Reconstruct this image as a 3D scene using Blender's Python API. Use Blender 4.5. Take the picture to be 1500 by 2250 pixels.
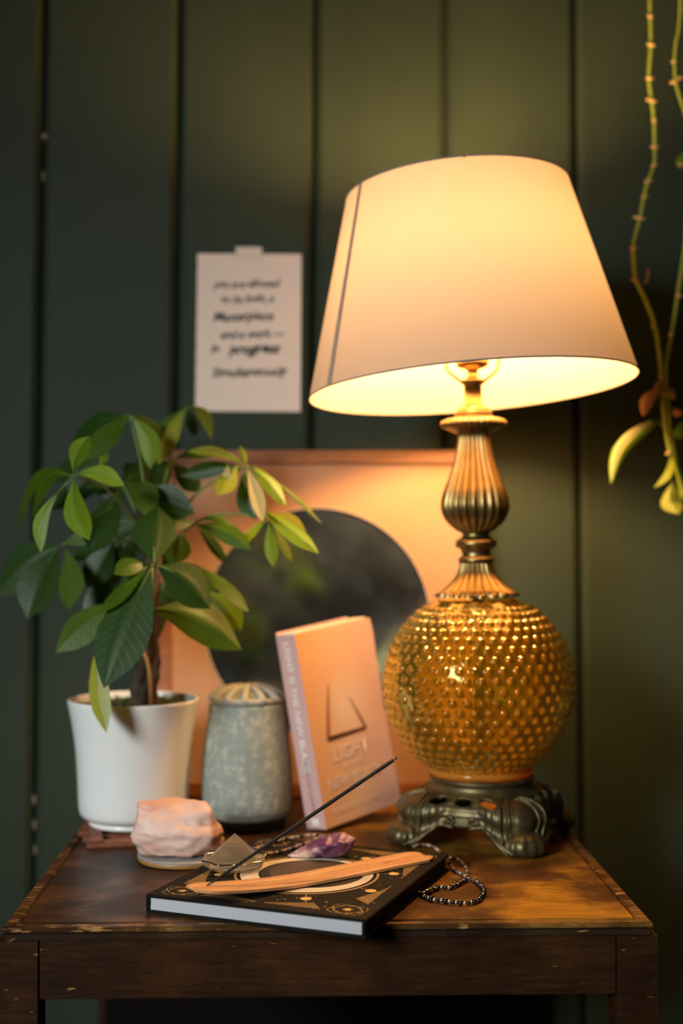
import bpy, bmesh, math, random
from mathutils import Vector, Matrix, noise as mnoise
R = math.radians
PI = math.pi
sc = bpy.context.scene
for o in list(bpy.data.objects):
    bpy.data.objects.remove(o)
C = sc.collection

# ------------------------------------------------------------------ camera
T = 0.62                       # height of the table top above the floor
EYE = 0.33                     # eye height above the table top
FPX = 2850.0                   # focal length in pixels of the 1500 x 2250 frame
PITCH = R(1.005)
WALL = 1.70                    # distance from the eye to the board wall
cam = bpy.data.cameras.new('camera')
cam.sensor_fit = 'VERTICAL'
cam.sensor_height = 36.0
cam.sensor_width = 24.0
cam.lens = FPX / 2250 * 36
cam.clip_start = 0.02
cam.dof.use_dof = True
cam.dof.focus_distance = 1.165
cam.dof.aperture_fstop = 2.3
camo = bpy.data.objects.new('camera', cam)
C.objects.link(camo)
camo.location = (0, 0, T + EYE)
camo.rotation_euler = (R(90) + PITCH, 0, 0)
sc.camera = camo

# ------------------------------------------------------------------ world, light, exposure
w = bpy.data.worlds.new('world')
sc.world = w
w.use_nodes = True
bg = w.node_tree.nodes['Background']
bg.inputs[0].default_value = (0.55, 0.72, 0.85, 1)
bg.inputs[1].default_value = 0.35
sc.view_settings.view_transform = 'Standard'
sc.view_settings.look = 'None'
sc.view_settings.exposure = 0.0
sc.view_settings.gamma = 1.0
sc.view_settings.use_curve_mapping = False
sc.cycles.use_denoising = True
sc.cycles.max_bounces = 10
sc.cycles.transmission_bounces = 8
sc.cycles.transparent_max_bounces = 12
sc.cycles.sample_clamp_indirect = 6.0
BULB = 440.0                    # radiance of the lamp bulb
# daylight from a window to the left of and behind the camera
wl = bpy.data.lights.new('window_light', 'AREA')
wl.shape = 'RECTANGLE'
wl.size = 0.85
wl.size_y = 0.85
wl.energy = 9.2
wl.spread = R(50)        # daylight cone shaped by hand to leave the upper wall darker
wl.color = (0.88, 0.93, 0.92)
wlo = bpy.data.objects.new('window_light', wl)
C.objects.link(wlo)
wlo.location = (-1.74, -1.15, T + 1.10)
wlo.rotation_euler = (Vector((-0.1, 1.35, T - 0.05)) - wlo.location).to_track_quat('-Z', 'Y').to_euler()


def at(px, py, Y):
    """world point at depth Y on the line of sight through a pixel of the photograph"""
    a, b = (px - 750) / FPX, (1125 - py) / FPX
    d = Vector((a, math.cos(PITCH) - b * math.sin(PITCH), math.sin(PITCH) + b * math.cos(PITCH)))
    return Vector((0, 0, T + EYE)) + d * (Y / d.y)


def onz(px, py, h=0.0):
    """world point on the horizontal plane h above the table top"""
    a, b = (px - 750) / FPX, (1125 - py) / FPX
    d = Vector((a, math.cos(PITCH) - b * math.sin(PITCH), math.sin(PITCH) + b * math.cos(PITCH)))
    return Vector((0, 0, T + EYE)) + d * ((h - EYE) / d.z)


# ------------------------------------------------------------------ materials
def mat(name):
    m = bpy.data.materials.new(name)
    m.use_nodes = True
    nt = m.node_tree
    return m, nt, nt.nodes['Principled BSDF']


def plain(name, col, rough=0.5, metal=0.0, bump=0.0, bscale=80, var=0.0, **kw):
    m, nt, b = mat(name)
    b.inputs['Base Color'].default_value = (*col, 1)
    b.inputs['Roughness'].default_value = rough
    b.inputs['Metallic'].default_value = metal
    for k, v in kw.items():
        b.inputs[k.replace('_', ' ')].default_value = v
    if bump or var:
        tc = nt.nodes.new('ShaderNodeTexCoord')
        n = nt.nodes.new('ShaderNodeTexNoise')
        n.inputs['Scale'].default_value = bscale
        n.inputs['Detail'].default_value = 5
        nt.links.new(tc.outputs['Object'], n.inputs['Vector'])
        if bump:
            bp = nt.nodes.new('ShaderNodeBump')
            bp.inputs['Strength'].default_value = bump
            bp.inputs['Distance'].default_value = 0.002
            nt.links.new(n.outputs['Fac'], bp.inputs['Height'])
            nt.links.new(bp.outputs['Normal'], b.inputs['Normal'])
        if var:
            mx = nt.nodes.new('ShaderNodeMix')
            mx.data_type = 'RGBA'
            mx.inputs[6].default_value = tuple(max(0, c * (1 - var)) for c in col) + (1,)
            mx.inputs[7].default_value = tuple(min(1, c * (1 + var)) for c in col) + (1,)
            nt.links.new(n.outputs['Fac'], mx.inputs[0])
            nt.links.new(mx.outputs[2], b.inputs['Base Color'])
    return m


def ramped(name, scale, stretch, stops, rough=(0.3, 0.5), bump=0.15, detail=8, dist=0.6, coord='Object', rotz=0, metal=0):
    """noise stretched along an axis, run through a colour ramp"""
    m, nt, b = mat(name)
    N, L = nt.nodes.new, nt.links.new
    tc = N('ShaderNodeTexCoord')
    mp = N('ShaderNodeMapping')
    mp.inputs['Scale'].default_value = stretch
    mp.inputs['Rotation'].default_value = (0, 0, rotz)
    n = N('ShaderNodeTexNoise')
    n.inputs['Scale'].default_value = scale
    n.inputs['Detail'].default_value = detail
    n.inputs['Roughness'].default_value = 0.6
    n.inputs['Distortion'].default_value = dist
    cr = N('ShaderNodeValToRGB')
    el = cr.color_ramp.elements
    el[0].position, el[0].color = stops[0][0], (*stops[0][1], 1)
    el[1].position, el[1].color = stops[-1][0], (*stops[-1][1], 1)
    for p, c in stops[1:-1]:
        e = el.new(p)
        e.color = (*c, 1)
    L(tc.outputs[coord], mp.inputs['Vector'])
    L(mp.outputs['Vector'], n.inputs['Vector'])
    L(n.outputs['Fac'], cr.inputs['Fac'])
    L(cr.outputs['Color'], b.inputs['Base Color'])
    mr = N('ShaderNodeMapRange')
    mr.inputs['To Min'].default_value, mr.inputs['To Max'].default_value = rough
    L(n.outputs['Fac'], mr.inputs['Value'])
    L(mr.outputs['Result'], b.inputs['Roughness'])
    b.inputs['Metallic'].default_value = metal
    if bump:
        bp = N('ShaderNodeBump')
        bp.inputs['Strength'].default_value = bump
        bp.inputs['Distance'].default_value = 0.001
        L(n.outputs['Fac'], bp.inputs['Height'])
        L(bp.outputs['Normal'], b.inputs['Normal'])
    return m


M = {}
M['wall'] = ramped('green wall paint', 9, (1, 1, .12), [(.25, (.025, .037, .024)), (.75, (.032, .047, .030))], (.50, .65), .22, 6, .3)
M['wall'].node_tree.nodes['Principled BSDF'].inputs['Specular IOR Level'].default_value = .18
M['groove'] = plain('dark groove', (.006, .007, .004), .9)
M['trimpaint'] = plain('green trim paint', (.036, .056, .040), .5, bump=.1)
M['floorwood'] = ramped('floor boards', 5, (12, 1, 1), [(.2, (.04, .022, .012)), (.8, (.09, .05, .025))], (.4, .6))
M['ceiling'] = plain('dark ceiling paint', (.06, .065, .055), .8)


def table_wood(name, dark, mid, light, wear, fade=0):
    m, nt, b = mat(name)
    N, L = nt.nodes.new, nt.links.new
    tc = N('ShaderNodeTexCoord')
    mp = N('ShaderNodeMapping')
    mp.inputs['Scale'].default_value = (1, 9, 9)
    g = N('ShaderNodeTexNoise')
    g.inputs['Scale'].default_value = 28
    g.inputs['Detail'].default_value = 9
    g.inputs['Roughness'].default_value = .65
    bl = N('ShaderNodeTexNoise')
    bl.inputs['Scale'].default_value = 9
    bl.inputs['Detail'].default_value = 6
    bl.inputs['Roughness'].default_value = .62
    L(tc.outputs['Object'], mp.inputs['Vector'])
    L(mp.outputs['Vector'], g.inputs['Vector'])
    L(tc.outputs['Object'], bl.inputs['Vector'])
    c1 = N('ShaderNodeValToRGB')
    c1.color_ramp.elements[0].position, c1.color_ramp.elements[0].color = .36, (*dark, 1)
    c1.color_ramp.elements[1].position, c1.color_ramp.elements[1].color = .64, (*light, 1)
    e = c1.color_ramp.elements.new(.5)
    e.color = (*mid, 1)
    if fade:                                       # colour ramp shifts along X, paler towards the right end
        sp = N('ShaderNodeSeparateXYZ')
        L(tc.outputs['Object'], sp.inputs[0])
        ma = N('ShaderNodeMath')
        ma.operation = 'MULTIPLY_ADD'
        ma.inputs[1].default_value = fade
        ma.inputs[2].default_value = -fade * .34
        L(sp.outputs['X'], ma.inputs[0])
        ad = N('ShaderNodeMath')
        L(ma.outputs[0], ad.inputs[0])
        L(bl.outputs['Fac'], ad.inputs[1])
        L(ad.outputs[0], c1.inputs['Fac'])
    else:
        L(bl.outputs['Fac'], c1.inputs['Fac'])
    mx = N('ShaderNodeMix')
    mx.data_type = 'RGBA'
    mx.blend_type = 'MULTIPLY'
    mx.inputs[0].default_value = .75
    c2 = N('ShaderNodeValToRGB')
    c2.color_ramp.elements[0].position, c2.color_ramp.elements[0].color = .3, (.35, .32, .3, 1)
    c2.color_ramp.elements[1].position, c2.color_ramp.elements[1].color = .7, (1.3, 1.25, 1.2, 1)
    L(g.outputs['Fac'], c2.inputs['Fac'])
    L(c1.outputs['Color'], mx.inputs[6])
    L(c2.outputs['Color'], mx.inputs[7])
    out = mx.outputs[2]
    if wear:
        wn = N('ShaderNodeTexNoise')
        wn.inputs['Scale'].default_value = 130
        wn.inputs['Detail'].default_value = 6
        mp2 = N('ShaderNodeMapping')
        mp2.inputs['Scale'].default_value = (.35, 2.5, 2.5)
        L(tc.outputs['Object'], mp2.inputs['Vector'])
        L(mp2.outputs['Vector'], wn.inputs['Vector'])
        c3 = N('ShaderNodeValToRGB')
        c3.color_ramp.elements[0].position = .66 - wear * .25
        c3.color_ramp.elements[1].position = .70 - wear * .20
        L(wn.outputs['Fac'], c3.inputs['Fac'])
        m3 = N('ShaderNodeMix')
        m3.data_type = 'RGBA'
        m3.inputs[7].default_value = (.36, .19, .065, 1)
        L(c3.outputs['Color'], m3.inputs[0])
        L(out, m3.inputs[6])
        out = m3.outputs[2]
    L(out, b.inputs['Base Color'])
    mr = N('ShaderNodeMapRange')
    mr.inputs['From Min'].default_value, mr.inputs['From Max'].default_value = .3, .7
    mr.inputs['To Min'].default_value, mr.inputs['To Max'].default_value = .5, .28
    L(bl.outputs['Fac'], mr.inputs['Value'])
    L(mr.outputs['Result'], b.inputs['Roughness'])
    b.inputs['Specular IOR Level'].default_value = .15
    bp = N('ShaderNodeBump')
    bp.inputs['Strength'].default_value = .25
    bp.inputs['Distance'].default_value = .0006
    L(g.outputs['Fac'], bp.inputs['Height'])
    L(bp.outputs['Normal'], b.inputs['Normal'])
    return m


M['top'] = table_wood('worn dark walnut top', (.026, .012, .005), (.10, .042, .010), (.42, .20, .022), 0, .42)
M['topedge'] = table_wood('worn walnut edge', (.030, .014, .006), (.085, .038, .012), (.24, .12, .025), .30, .30)
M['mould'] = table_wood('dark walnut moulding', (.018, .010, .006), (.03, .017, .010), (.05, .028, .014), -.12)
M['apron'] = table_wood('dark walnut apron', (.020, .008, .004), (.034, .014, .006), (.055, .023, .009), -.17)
M['framewood'] = ramped('orange oak frame', 20, (1, 14, 14), [(.3, (.18, .055, .010)), (.7, (.36, .13, .028))], (.35, .5))
M['holder'] = ramped('pale incense holder wood', 26, (1, 10, 10), [(.3, (.50, .21, .07)), (.5, (.62, .29, .11)), (.75, (.72, .37, .16))], (.42, .55), .15)
M['trivet'] = ramped('reddish trivet wood', 24, (4, 4, 4), [(.3, (.16, .05, .025)), (.7, (.30, .10, .045))], (.45, .6))
M['mat'] = plain('cream mat board', (.43, .235, .125), .85, bump=.05, bscale=300)
M['bevel'] = plain('pale bevelled mat edge', (.55, .47, .38), .8)
M['paper'] = plain('note paper', (.88, .74, .64), .85, bump=.2, bscale=60, var=.03)
M['tape'] = plain('paper tape', (.78, .68, .60), .7)
M['ink'] = plain('dark ink', (.02, .02, .024), .6)
M['inkbold'] = plain('bold black ink', (.012, .012, .014), .6)
M['pot'] = plain('white glazed ceramic', (.80, .80, .78), .28, Coat_Weight=.3, Coat_Roughness=.15)
M['soil'] = plain('potting soil', (.035, .028, .015), .95, bump=1, bscale=250, var=.5)
M['moss'] = plain('moss', (.05, .07, .015), .95, bump=1, bscale=300, var=.5)
M['trunk'] = ramped('pachira bark', 30, (2, 2, .6), [(.3, (.030, .018, .010)), (.7, (.09, .055, .028))], (.7, .9), .5)
M['stemorange'] = plain('young orange stem', (.30, .14, .03), .5)
M['petiole'] = plain('green petiole', (.12, .20, .03), .45)
M['brass'] = ramped('antique brass', 40, (1, 1, 1), [(.3, (.22, .155, .055)), (.7, (.36, .26, .10))], (.30, .42), .08, metal=.95)
M['bronze'] = ramped('dark bronze casting', 60, (1, 1, 1), [(.35, (.085, .070, .036)), (.6, (.15, .115, .05)), (.8, (.30, .20, .07))], (.34, .48), .1, metal=.7)
M['brightbrass'] = plain('bright brass socket', (.72, .50, .20), .25, 1)
M['black'] = plain('black plastic', (.006, .006, .006), .35)
M['dark'] = plain('under-table shade black', (.006, .004, .003), .9, Specular_IOR_Level=.1)  # near-black paint for the shade under the table
M['cover'] = plain('black cloth cover', (.007, .0055, .004), .7, bump=.25, bscale=900, var=.15, Specular_IOR_Level=.12)
M['gold'] = plain('gold foil print', (.80, .50, .17), .45, .3)
M['golddim'] = plain('fine gold foil print', (.50, .32, .11), .45, .3)
M['cream'] = plain('cream print', (.72, .58, .40), .5)
M['disc'] = plain('brown printed disc', (.055, .035, .018), .5, var=.4, bscale=120)
M['discblack'] = plain('black printed ring', (.006, .005, .004), .45)
M['stick'] = plain('black incense paste', (.010, .009, .008), .85, bump=.5, bscale=700)
M['ash'] = plain('charred stick end', (.05, .045, .042), .95)
M['bamboo'] = plain('bamboo core', (.32, .15, .08), .7)
M['beadblack'] = plain('black glass bead', (.008, .008, .010), .12)
M['beadgrey'] = plain('smoky grey bead', (.16, .13, .11), .12, .3)
M['beadclear'] = plain('copper toned bead', (.62, .42, .28), .15, .5)
M['cord'] = plain('dark cord', (.02, .015, .012), .8)
M['silver'] = plain('silver clasp', (.75, .73, .68), .2, 1)
M['page'] = plain('page block', (.44, .44, .47), .8)
M['pagecream'] = plain('cream paperback pages', (.85, .72, .54), .85)
M['spinepink'] = plain('mauve pink spine', (.62, .38, .35), .45)
M['white'] = plain('white print', (.85, .80, .76), .5)
M['palepeach'] = plain('pale peach print', (.92, .76, .62), .5)
M['purpleprint'] = plain('violet print', (.22, .13, .17), .5)
M['tri'] = plain('dark rust triangle print', (.10, .028, .012), .5)
M['tri2'] = plain('soft rust triangle print', (.33, .13, .06), .5)
M['coastertop'] = plain('grey white stone top', (.30, .29, .28), .35, var=.2, bscale=30)
M['cork'] = plain('brown coaster rim', (.36, .17, .05), .5)
M['goldrim'] = plain('pale gold rim', (.80, .62, .34), .15, 1)
M['vine'] = plain('vine stem', (.24, .30, .02), .45, var=.3, bscale=40)
M['node'] = plain('dry stem node', (.58, .37, .13), .8)
M['dried'] = plain('dried brown leaf', (.66, .33, .13), .7, bump=.5, bscale=90, var=.4)
M['seam'] = plain('grey seam thread', (.32, .27, .25), .8)
M['chip'] = plain('bare chipped paint', (.30, .24, .16), .7)


def leafmat(name, c1, c2, trans=.30, rough=.42):
    m, nt, b = mat(name)
    N, L = nt.nodes.new, nt.links.new
    tc = N('ShaderNodeTexCoord')
    n = N('ShaderNodeTexNoise')
    n.inputs['Scale'].default_value = 26
    n.inputs['Detail'].default_value = 4
    L(tc.outputs['Object'], n.inputs['Vector'])
    mx = N('ShaderNodeMix')
    mx.data_type = 'RGBA'
    mx.inputs[6].default_value = (*c1, 1)
    mx.inputs[7].default_value = (*c2, 1)
    L(n.outputs['Fac'], mx.inputs[0])
    L(mx.outputs[2], b.inputs['Base Color'])
    b.inputs['Roughness'].default_value = rough
    # side veins sweeping forwards from the midrib
    sp = N('ShaderNodeSeparateXYZ')
    L(tc.outputs['UV'], sp.inputs[0])

    def mth(op, a, b_=0.0, c_=0.0):
        nd = N('ShaderNodeMath')
        nd.operation = op
        for k_, v_ in enumerate((a, b_, c_)):
            if isinstance(v_, (int, float)):
                nd.inputs[k_].default_value = v_
            else:
                L(v_, nd.inputs[k_])
        return nd.outputs[0]
    uu = mth('ABSOLUTE', mth('SUBTRACT', sp.outputs['X'], .5))
    ph_ = mth('FRACT', mth('MULTIPLY_ADD', sp.outputs['Y'], 13.0, mth('MULTIPLY', uu, -4.5)))
    ln = mth('SMOOTH_MIN', mth('ABSOLUTE', mth('SUBTRACT', ph_, .5)), .12, .05)
    bp = N('ShaderNodeBump')
    bp.inputs['Strength'].default_value = .15
    bp.inputs['Distance'].default_value = .0012
    L(mth('MULTIPLY', ln, 6.0), bp.inputs['Height'])
    L(bp.outputs['Normal'], b.inputs['Normal'])
    b.inputs['Specular IOR Level'].default_value = .40
    tr = N('ShaderNodeBsdfTranslucent')
    hs = N('ShaderNodeHueSaturation')
    hs.inputs['Value'].default_value = 1.9
    L(mx.outputs[2], hs.inputs['Color'])
    L(hs.outputs['Color'], tr.inputs['Color'])
    ms = N('ShaderNodeMixShader')
    ms.inputs[0].default_value = trans
    L(b.outputs[0], ms.inputs[1])
    L(tr.outputs[0], ms.inputs[2])
    L(ms.outputs[0], nt.nodes['Material Output'].inputs[0])
    return m


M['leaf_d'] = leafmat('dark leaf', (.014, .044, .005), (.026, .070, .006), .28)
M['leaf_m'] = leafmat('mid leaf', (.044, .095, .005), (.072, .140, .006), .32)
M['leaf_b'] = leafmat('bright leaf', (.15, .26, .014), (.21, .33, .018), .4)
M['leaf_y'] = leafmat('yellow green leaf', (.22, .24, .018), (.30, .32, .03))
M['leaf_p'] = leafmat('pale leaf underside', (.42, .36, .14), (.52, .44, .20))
M['vein'] = plain('pale vein', (.09, .17, .025), .5)


def shade_mat():
    m, nt, b = mat('cream shade fabric')
    N, L = nt.nodes.new, nt.links.new
    b.inputs['Base Color'].default_value = (.47, .335, .24, 1)
    b.inputs['Roughness'].default_value = .9
    tc = N('ShaderNodeTexCoord')
    n = N('ShaderNodeTexNoise')
    n.inputs['Scale'].default_value = 900
    L(tc.outputs['Object'], n.inputs['Vector'])
    bp = N('ShaderNodeBump')
    bp.inputs['Strength'].default_value = .1
    bp.inputs['Distance'].default_value = .0005
    L(n.outputs['Fac'], bp.inputs['Height'])
    L(bp.outputs['Normal'], b.inputs['Normal'])
    tr = N('ShaderNodeBsdfTranslucent')
    tr.inputs['Color'].default_value = (.94, .74, .60, 1)
    ms = N('ShaderNodeMixShader')
    ms.inputs[0].default_value = .044
    L(b.outputs[0], ms.inputs[1])
    L(tr.outputs[0], ms.inputs[2])
    L(ms.outputs[0], nt.nodes['Material Output'].inputs[0])
    return m


M['shade'] = shade_mat()


def emis(name, col, s):
    m, nt, b = mat(name)
    e = nt.nodes.new('ShaderNodeEmission')
    e.inputs[0].default_value = (*col, 1)
    e.inputs[1].default_value = s
    nt.links.new(e.outputs[0], nt.nodes['Material Output'].inputs[0])
    return m


M['bulb'] = emis('lit bulb', (1, .60, .235), BULB)


def glassy(name, col, ior=1.45, rough=0.02, thin=.4, thincol=None, diff=0.0, diffcol=(1, 1, 1)):
    """glass mixed with a thin clear part that lets light straight through"""
    m, nt, b = mat(name)
    N, L = nt.nodes.new, nt.links.new
    g = N('ShaderNodeBsdfGlass')
    g.inputs['Color'].default_value = (*col, 1)
    g.inputs['Roughness'].default_value = rough
    g.inputs['IOR'].default_value = ior
    t = N('ShaderNodeBsdfTransparent')
    t.inputs[0].default_value = (*(thincol or col), 1)
    ms = N('ShaderNodeMixShader')
    ms.inputs[0].default_value = thin
    L(g.outputs[0], ms.inputs[1])
    L(t.outputs[0], ms.inputs[2])
    out = ms.outputs[0]
    if diff:
        b.inputs['Base Color'].default_value = (*diffcol, 1)
        b.inputs['Roughness'].default_value = .15
        tl = N('ShaderNodeBsdfTranslucent')
        tl.inputs[0].default_value = (*diffcol, 1)
        m1 = N('ShaderNodeMixShader')
        m1.inputs[0].default_value = .5
        L(b.outputs[0], m1.inputs[1])
        L(tl.outputs[0], m1.inputs[2])
        m2 = N('ShaderNodeMixShader')
        m2.inputs[0].default_value = diff
        L(out, m2.inputs[1])
        L(m1.outputs[0], m2.inputs[2])
        out = m2.outputs[0]
    L(out, nt.nodes['Material Output'].inputs[0])
    return m


M['amber'] = glassy('amber hobnail glass', (.96, .85, .36), 1.47, .03, .10, (.95, .78, .28), .12, (.76, .45, .03))
M['amberfoot'] = glassy('thick amber glass lip', (.98, .55, .14), 1.47, .1, .2, None, .6, (.95, .42, .06))
M['crystal'] = glassy('clear crystal', (.97, .95, .90), 1.50, .0, .12, None, .14, (.98, .84, .62))
M['acrylic'] = glassy('clear acrylic', (.97, .97, .97), 1.45, .05, .8)


def mirror_mat():
    m, nt, b = mat('dusty dark mirror')
    N, L = nt.nodes.new, nt.links.new
    tc = N('ShaderNodeTexCoord')
    n = N('ShaderNodeTexNoise')
    n.inputs['Scale'].default_value = 9
    n.inputs['Detail'].default_value = 7
    n.inputs['Roughness'].default_value = .6
    L(tc.outputs['Object'], n.inputs['Vector'])
    cr = N('ShaderNodeValToRGB')
    cr.color_ramp.elements[0].position = .42
    cr.color_ramp.elements[0].color = (.12, .12, .12, 1)
    cr.color_ramp.elements[1].position = .75
    cr.color_ramp.elements[1].color = (.6, .6, .6, 1)
    L(n.outputs['Fac'], cr.inputs['Fac'])
    b.inputs['Base Color'].default_value = (.28, .33, .40, 1)
    b.inputs['Metallic'].default_value = 1
    b.inputs['Roughness'].default_value = .13
    d = N('ShaderNodeBsdfDiffuse')
    d.inputs[0].default_value = (.07, .10, .14, 1)
    ms = N('ShaderNodeMixShader')
    L(cr.outputs['Color'], ms.inputs[0])
    L(b.outputs[0], ms.inputs[1])
    L(d.outputs[0], ms.inputs[2])
    L(ms.outputs[0], nt.nodes['Material Output'].inputs[0])
    return m


M['mirror'] = mirror_mat()


def stone_mat():
    m = ramped('speckled grey green stoneware', 130, (1, 1, 1),
               [(.40, (.23, .265, .23)), (.53, (.28, .315, .27)), (.64, (.47, .45, .39))], (.6, .8), .5, 5, 0)
    nt = m.node_tree
    big = nt.nodes.new('ShaderNodeTexNoise')
    big.inputs['Scale'].default_value = 28
    big.inputs['Detail'].default_value = 3
    tc = nt.nodes.new('ShaderNodeTexCoord')
    nt.links.new(tc.outputs['Object'], big.inputs['Vector'])
    fine = [x for x in nt.nodes if x.type == 'TEX_NOISE' and x != big][0]
    mth = nt.nodes.new('ShaderNodeMix')
    mth.inputs[0].default_value = .3
    nt.links.new(fine.outputs['Fac'], mth.inputs[2])
    nt.links.new(big.outputs['Fac'], mth.inputs[3])
    cr = [x for x in nt.nodes if x.type == 'VALTORGB'][0]
    nt.links.new(mth.outputs[0], cr.inputs['Fac'])
    return m


M['stone'] = stone_mat()
M['stonelid'] = plain('pale stone lattice', (.38, .36, .29), .7, bump=.4, bscale=200, var=.1)
M['stonedark'] = plain('grey green stone dome', (.19, .20, .13), .75, bump=.4, bscale=200, var=.2)


def rock_mat(name, stops, scale, sss, zgrad=None, xgrad=None, rough=.35, trans=.0):
    m, nt, b = mat(name)
    N, L = nt.nodes.new, nt.links.new
    tc = N('ShaderNodeTexCoord')
    n = N('ShaderNodeTexNoise')
    n.inputs['Scale'].default_value = scale
    n.inputs['Detail'].default_value = 6
    n.inputs['Distortion'].default_value = .7
    mp = N('ShaderNodeMapping')
    mp.inputs['Scale'].default_value = (1, 1, 2.2)
    L(tc.outputs['Object'], mp.inputs['Vector'])
    L(mp.outputs['Vector'], n.inputs['Vector'])
    fac = n.outputs['Fac']
    if xgrad:
        sx = N('ShaderNodeSeparateXYZ')
        L(tc.outputs['Object'], sx.inputs[0])
        mr = N('ShaderNodeMapRange')
        mr.inputs['From Min'].default_value, mr.inputs['From Max'].default_value = xgrad
        mr.inputs['To Min'].default_value, mr.inputs['To Max'].default_value = -.28, .30
        L(sx.outputs['X'], mr.inputs['Value'])
        ad = N('ShaderNodeMath')
        L(mr.outputs[0], ad.inputs[0])
        L(fac, ad.inputs[1])
        fac = ad.outputs[0]
    cr = N('ShaderNodeValToRGB')
    el = cr.color_ramp.elements
    el[0].position, el[0].color = stops[0][0], (*stops[0][1], 1)
    el[1].position, el[1].color = stops[-1][0], (*stops[-1][1], 1)
    for p, c in stops[1:-1]:
        el.new(p).color = (*c, 1)
    L(fac, cr.inputs['Fac'])
    L(cr.outputs['Color'], b.inputs['Base Color'])
    b.inputs['Roughness'].default_value = rough
    b.inputs['Subsurface Weight'].default_value = sss
    b.inputs['Subsurface Radius'].default_value = (1, .6, .5)
    b.inputs['Subsurface Scale'].default_value = .012
    b.inputs['Transmission Weight'].default_value = trans
    bp = N('ShaderNodeBump')
    bp.inputs['Strength'].default_value = .45
    bp.inputs['Distance'].default_value = .002
    n2 = N('ShaderNodeTexNoise')
    n2.inputs['Scale'].default_value = scale * 6
    n2.inputs['Detail'].default_value = 5
    L(tc.outputs['Object'], n2.inputs['Vector'])
    L(n2.outputs['Fac'], bp.inputs['Height'])
    L(bp.outputs['Normal'], b.inputs['Normal'])
    return m


M['rose'] = rock_mat('raw rose quartz', [(.34, (.72, .50, .42)), (.50, (.70, .45, .37)), (.60, (.62, .30, .20)), (.72, (.72, .52, .46))], 18, .25, rough=.5)
M['amethyst'] = rock_mat('raw amethyst', [(.24, (.70, .46, .34)), (.38, (.36, .18, .20)), (.52, (.12, .035, .085)), (.78, (.16, .05, .10)), (.95, (.42, .20, .24))], 60, .12, xgrad=(-.035, .02), rough=.3, trans=.1)


def pink_cover():
    """orange to pink printed gradient across the cover (generated coordinates)"""
    m, nt, b = mat('orange to pink printed cover')
    N, L = nt.nodes.new, nt.links.new
    tc = N('ShaderNodeTexCoord')
    sx = N('ShaderNodeSeparateXYZ')
    L(tc.outputs['Object'], sx.inputs[0])
    c1 = N('ShaderNodeValToRGB')
    c1.color_ramp.elements[0].position, c1.color_ramp.elements[0].color = 0.0, (.80, .40, .17, 1)
    c1.color_ramp.elements[1].position, c1.color_ramp.elements[1].color = 1.0, (.76, .46, .38, 1)
    e = c1.color_ramp.elements.new(.5)
    e.color = (.84, .50, .31, 1)
    mr = N('ShaderNodeMapRange')
    mr.inputs['From Min'].default_value, mr.inputs['From Max'].default_value = 0, .1225
    L(sx.outputs['X'], mr.inputs['Value'])
    L(mr.outputs[0], c1.inputs['Fac'])
    # paler patch in the middle of the cover, as printed
    vd = N('ShaderNodeVectorMath')
    vd.operation = 'DISTANCE'
    vd.inputs[1].default_value = (.066, 0, .125)
    L(tc.outputs['Object'], vd.inputs[0])
    m2 = N('ShaderNodeMapRange')
    m2.interpolation_type = 'SMOOTHSTEP'
    m2.inputs['From Min'].default_value, m2.inputs['From Max'].default_value = 0.0, .055
    m2.inputs['To Min'].default_value, m2.inputs['To Max'].default_value = .6, 0
    L(vd.outputs['Value'], m2.inputs['Value'])
    mx = N('ShaderNodeMix')
    mx.data_type = 'RGBA'
    mx.inputs[7].default_value = (.88, .68, .54, 1)
    L(m2.outputs[0], mx.inputs[0])
    L(c1.outputs['Color'], mx.inputs[6])
    L(mx.outputs[2], b.inputs['Base Color'])
    b.inputs['Roughness'].default_value = .42
    return m


M['pinkcover'] = pink_cover()


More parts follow.
